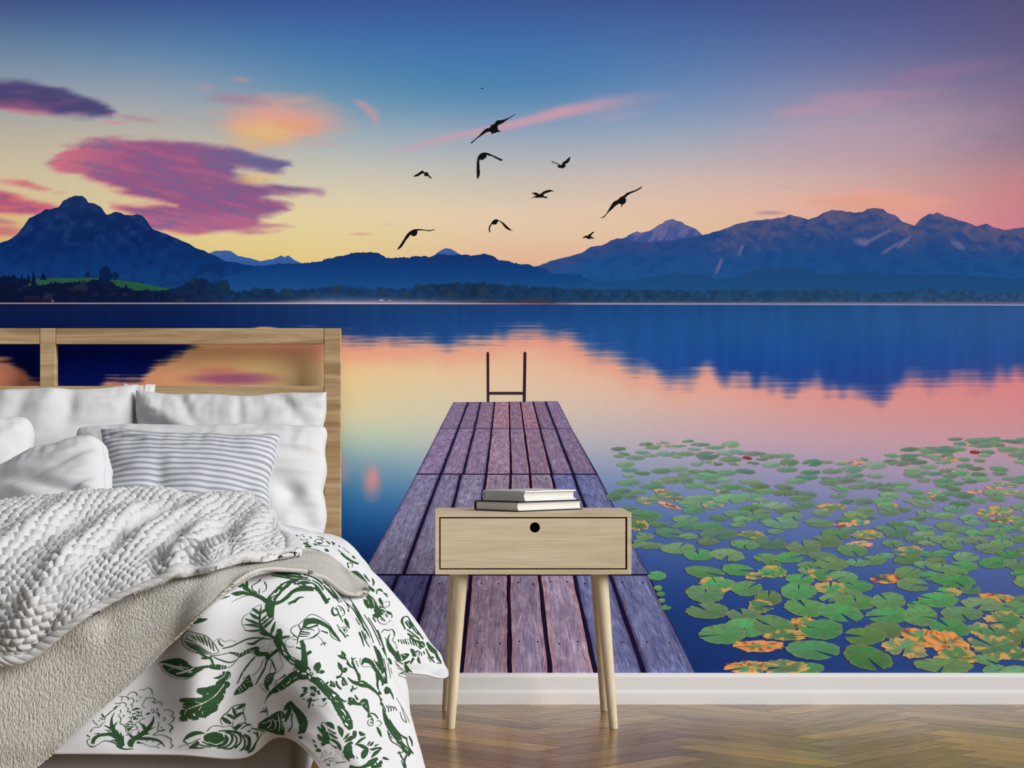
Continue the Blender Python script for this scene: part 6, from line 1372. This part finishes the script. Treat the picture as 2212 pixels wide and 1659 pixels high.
def ij_at(px, py):
    """grid position of the cloth seen at px,py (nan where there is none)"""
    x0, y0, st = DINF
    X = ((px - x0) / st); Y = ((py - y0) / st)
    Xi = np.clip(X.astype(int), 0, DM.shape[1] - 1); Yi = np.clip(Y.astype(int), 0, DM.shape[0] - 1)
    ok = (DM[Yi, Xi] < 90)
    q = DI[Yi, Xi].copy()
    def ev(a):
        j = np.clip(a[:, 0], 0, DUV.shape[0] - 1.001); i = np.clip(a[:, 1], 0, DUV.shape[1] - 1.001)
        j0 = j.astype(int); i0 = i.astype(int); fj = (j - j0)[:, None]; fi = (i - i0)[:, None]
        return DUV[j0, i0] * (1 - fj) * (1 - fi) + DUV[j0 + 1, i0] * fj * (1 - fi) + DUV[j0, i0 + 1] * (1 - fj) * fi + DUV[j0 + 1, i0 + 1] * fj * fi
    def pr(P3): return np.stack([CX + P3[:, 0] / P3[:, 1] * F, CY - (P3[:, 2] - CZ) / P3[:, 1] * F], 1)
    tgt = np.stack([px, py], 1)
    for _ in range(4):
        b0 = pr(ev(q)); e = tgt - b0
        dj = pr(ev(q + np.array([.5, 0]))) - pr(ev(q - np.array([.5, 0]))); di = pr(ev(q + np.array([0, .5]))) - pr(ev(q - np.array([0, .5])))
        det = dj[:, 0] * di[:, 1] - dj[:, 1] * di[:, 0]
        det = np.where(np.abs(det) < .02, np.sign(det + 1e-9) * .02, det)
        sj = (e[:, 0] * di[:, 1] - e[:, 1] * di[:, 0]) / det; si = (dj[:, 0] * e[:, 1] - dj[:, 1] * e[:, 0]) / det
        q = q + np.clip(np.stack([sj, si], 1), -1.5, 1.5)
    P3 = ev(q); err = np.abs(pr(P3) - tgt).max(1)
    j0 = np.clip(q[:, 0].astype(int), 0, DUV.shape[0] - 1); i0 = np.clip(q[:, 1].astype(int), 0, DUV.shape[1] - 1)
    return P3, Nn[j0, i0], ok & (err < 2.5)
PV = []; PF = []; PM = []; poff = len(DVa)
def ribbon(p, mi, lift, rough=.12):
    global poff
    L = np.concatenate([[0], np.cumsum(np.hypot(*np.diff(p[:, :2], axis=0).T))])
    if L[-1] < .1: return
    keep = np.concatenate([[True], np.diff(L) > 1e-6]); p = p[keep]; L = L[keep]
    n = max(3, int(L[-1] / 1.6) + 1); s = np.linspace(0, L[-1], n)
    q = hermite(L, p, s)
    w = np.maximum(q[:, 2], .35) * .5
    T = np.gradient(q[:, :2], axis=0); T /= np.linalg.norm(T, axis=1, keepdims=True) + 1e-9
    Nq = np.stack([-T[:, 1], T[:, 0]], 1)
    sd = int(abs(q[0, 0]) * 7 + abs(q[0, 1]) * 13) % 997
    wl = w * (1 + rough * 2.4 * (fbm(s / 2.2, s * 0 + 3, sd, 2) - .5)); wr = w * (1 + rough * 2.4 * (fbm(s / 2.2, s * 0 + 9, sd + 5, 2) - .5))
    m = max(2, int(w.max() * 2 / 2.2) + 2)
    t = np.linspace(-1, 1, m)
    off_ = np.where(t[None, :] < 0, wl[:, None] * t[None, :], wr[:, None] * t[None, :])
    X = q[:, 0:1] + Nq[:, 0:1] * off_; Y = q[:, 1:2] + Nq[:, 1:2] * off_
    P3, N3, ok = ij_at(X.ravel(), Y.ravel())
    V_ = P3 + N3 * lift
    f = grid_faces(n, m)
    g = ok[f].all(1)
    # skip quads torn across a fold
    d = np.linalg.norm(V_[f[:, 0]] - V_[f[:, 2]], axis=1)
    g &= d < .016
    f = f[g]
    if len(f) == 0: return
    PV.append(V_); PF.append(f + poff); PM.append(np.full(len(f), mi)); poff += len(V_)
_lift = .0009
for rg, txt in INK.items():
    for k_, p in enumerate(parse(txt, rg)): ribbon(p, 1, _lift + .00003 * (k_ % 7))
for rg, txt in PAPER.items():
    for p in parse(txt, rg): ribbon(p, 0, _lift + .0006, .2)
rs = random.Random(3)
for _ in range(90):      # stippled flower heart
    a = rs.random() * 6.28; r = rs.random() ** .5
    x = 640 + (570 + 210 * r * math.cos(a)) * .138; y = 1430 + (1480 + 130 * r * math.sin(a)) * .138; z = rs.uniform(.8, 1.7)
    ribbon(np.array([[x, y, z], [x + z, y + .3, z * .8]]), 1, _lift, 0)
for _ in range(60):
    x = 330 + rs.uniform(1500, 1740) * .15; y = 1230 + rs.uniform(1030, 1200) * .15; z = rs.uniform(.6, 1.3)
    ribbon(np.array([[x, y, z], [x + z, y + .3, z * .8]]), 1, _lift, 0)
for (x, y, r) in [(330+2055*.15068, 1230+1435*.15068, 4.5), (640+235*.138, 1430+195*.138, 4.0)]:
    th = np.linspace(0, 2 * math.pi, 14)
    ribbon(np.stack([x + r * np.cos(th), y + r * .8 * np.sin(th), np.full(14, 1.6)], 1), 1, _lift + .0009, 0)
print('print ribbons', poff - len(DVa))
DMI = np.concatenate([np.zeros(len(DFa), int)] + PM)
DVa = np.concatenate([DVa] + PV)
DFa = np.concatenate([DFa] + PF)
# ------------------------------------------------------------ assemble duvet
duv = link('duvet', mesh_np('duvet', DVa, DFa, True, None, None, DMI if 'DMI' in globals() else None), [m_duv, m_green], None, (-1.0, 5.3, .02))
tag(duv, 'white duvet printed with dark green leaves and flowers, hanging over the side of the bed', 'duvet')
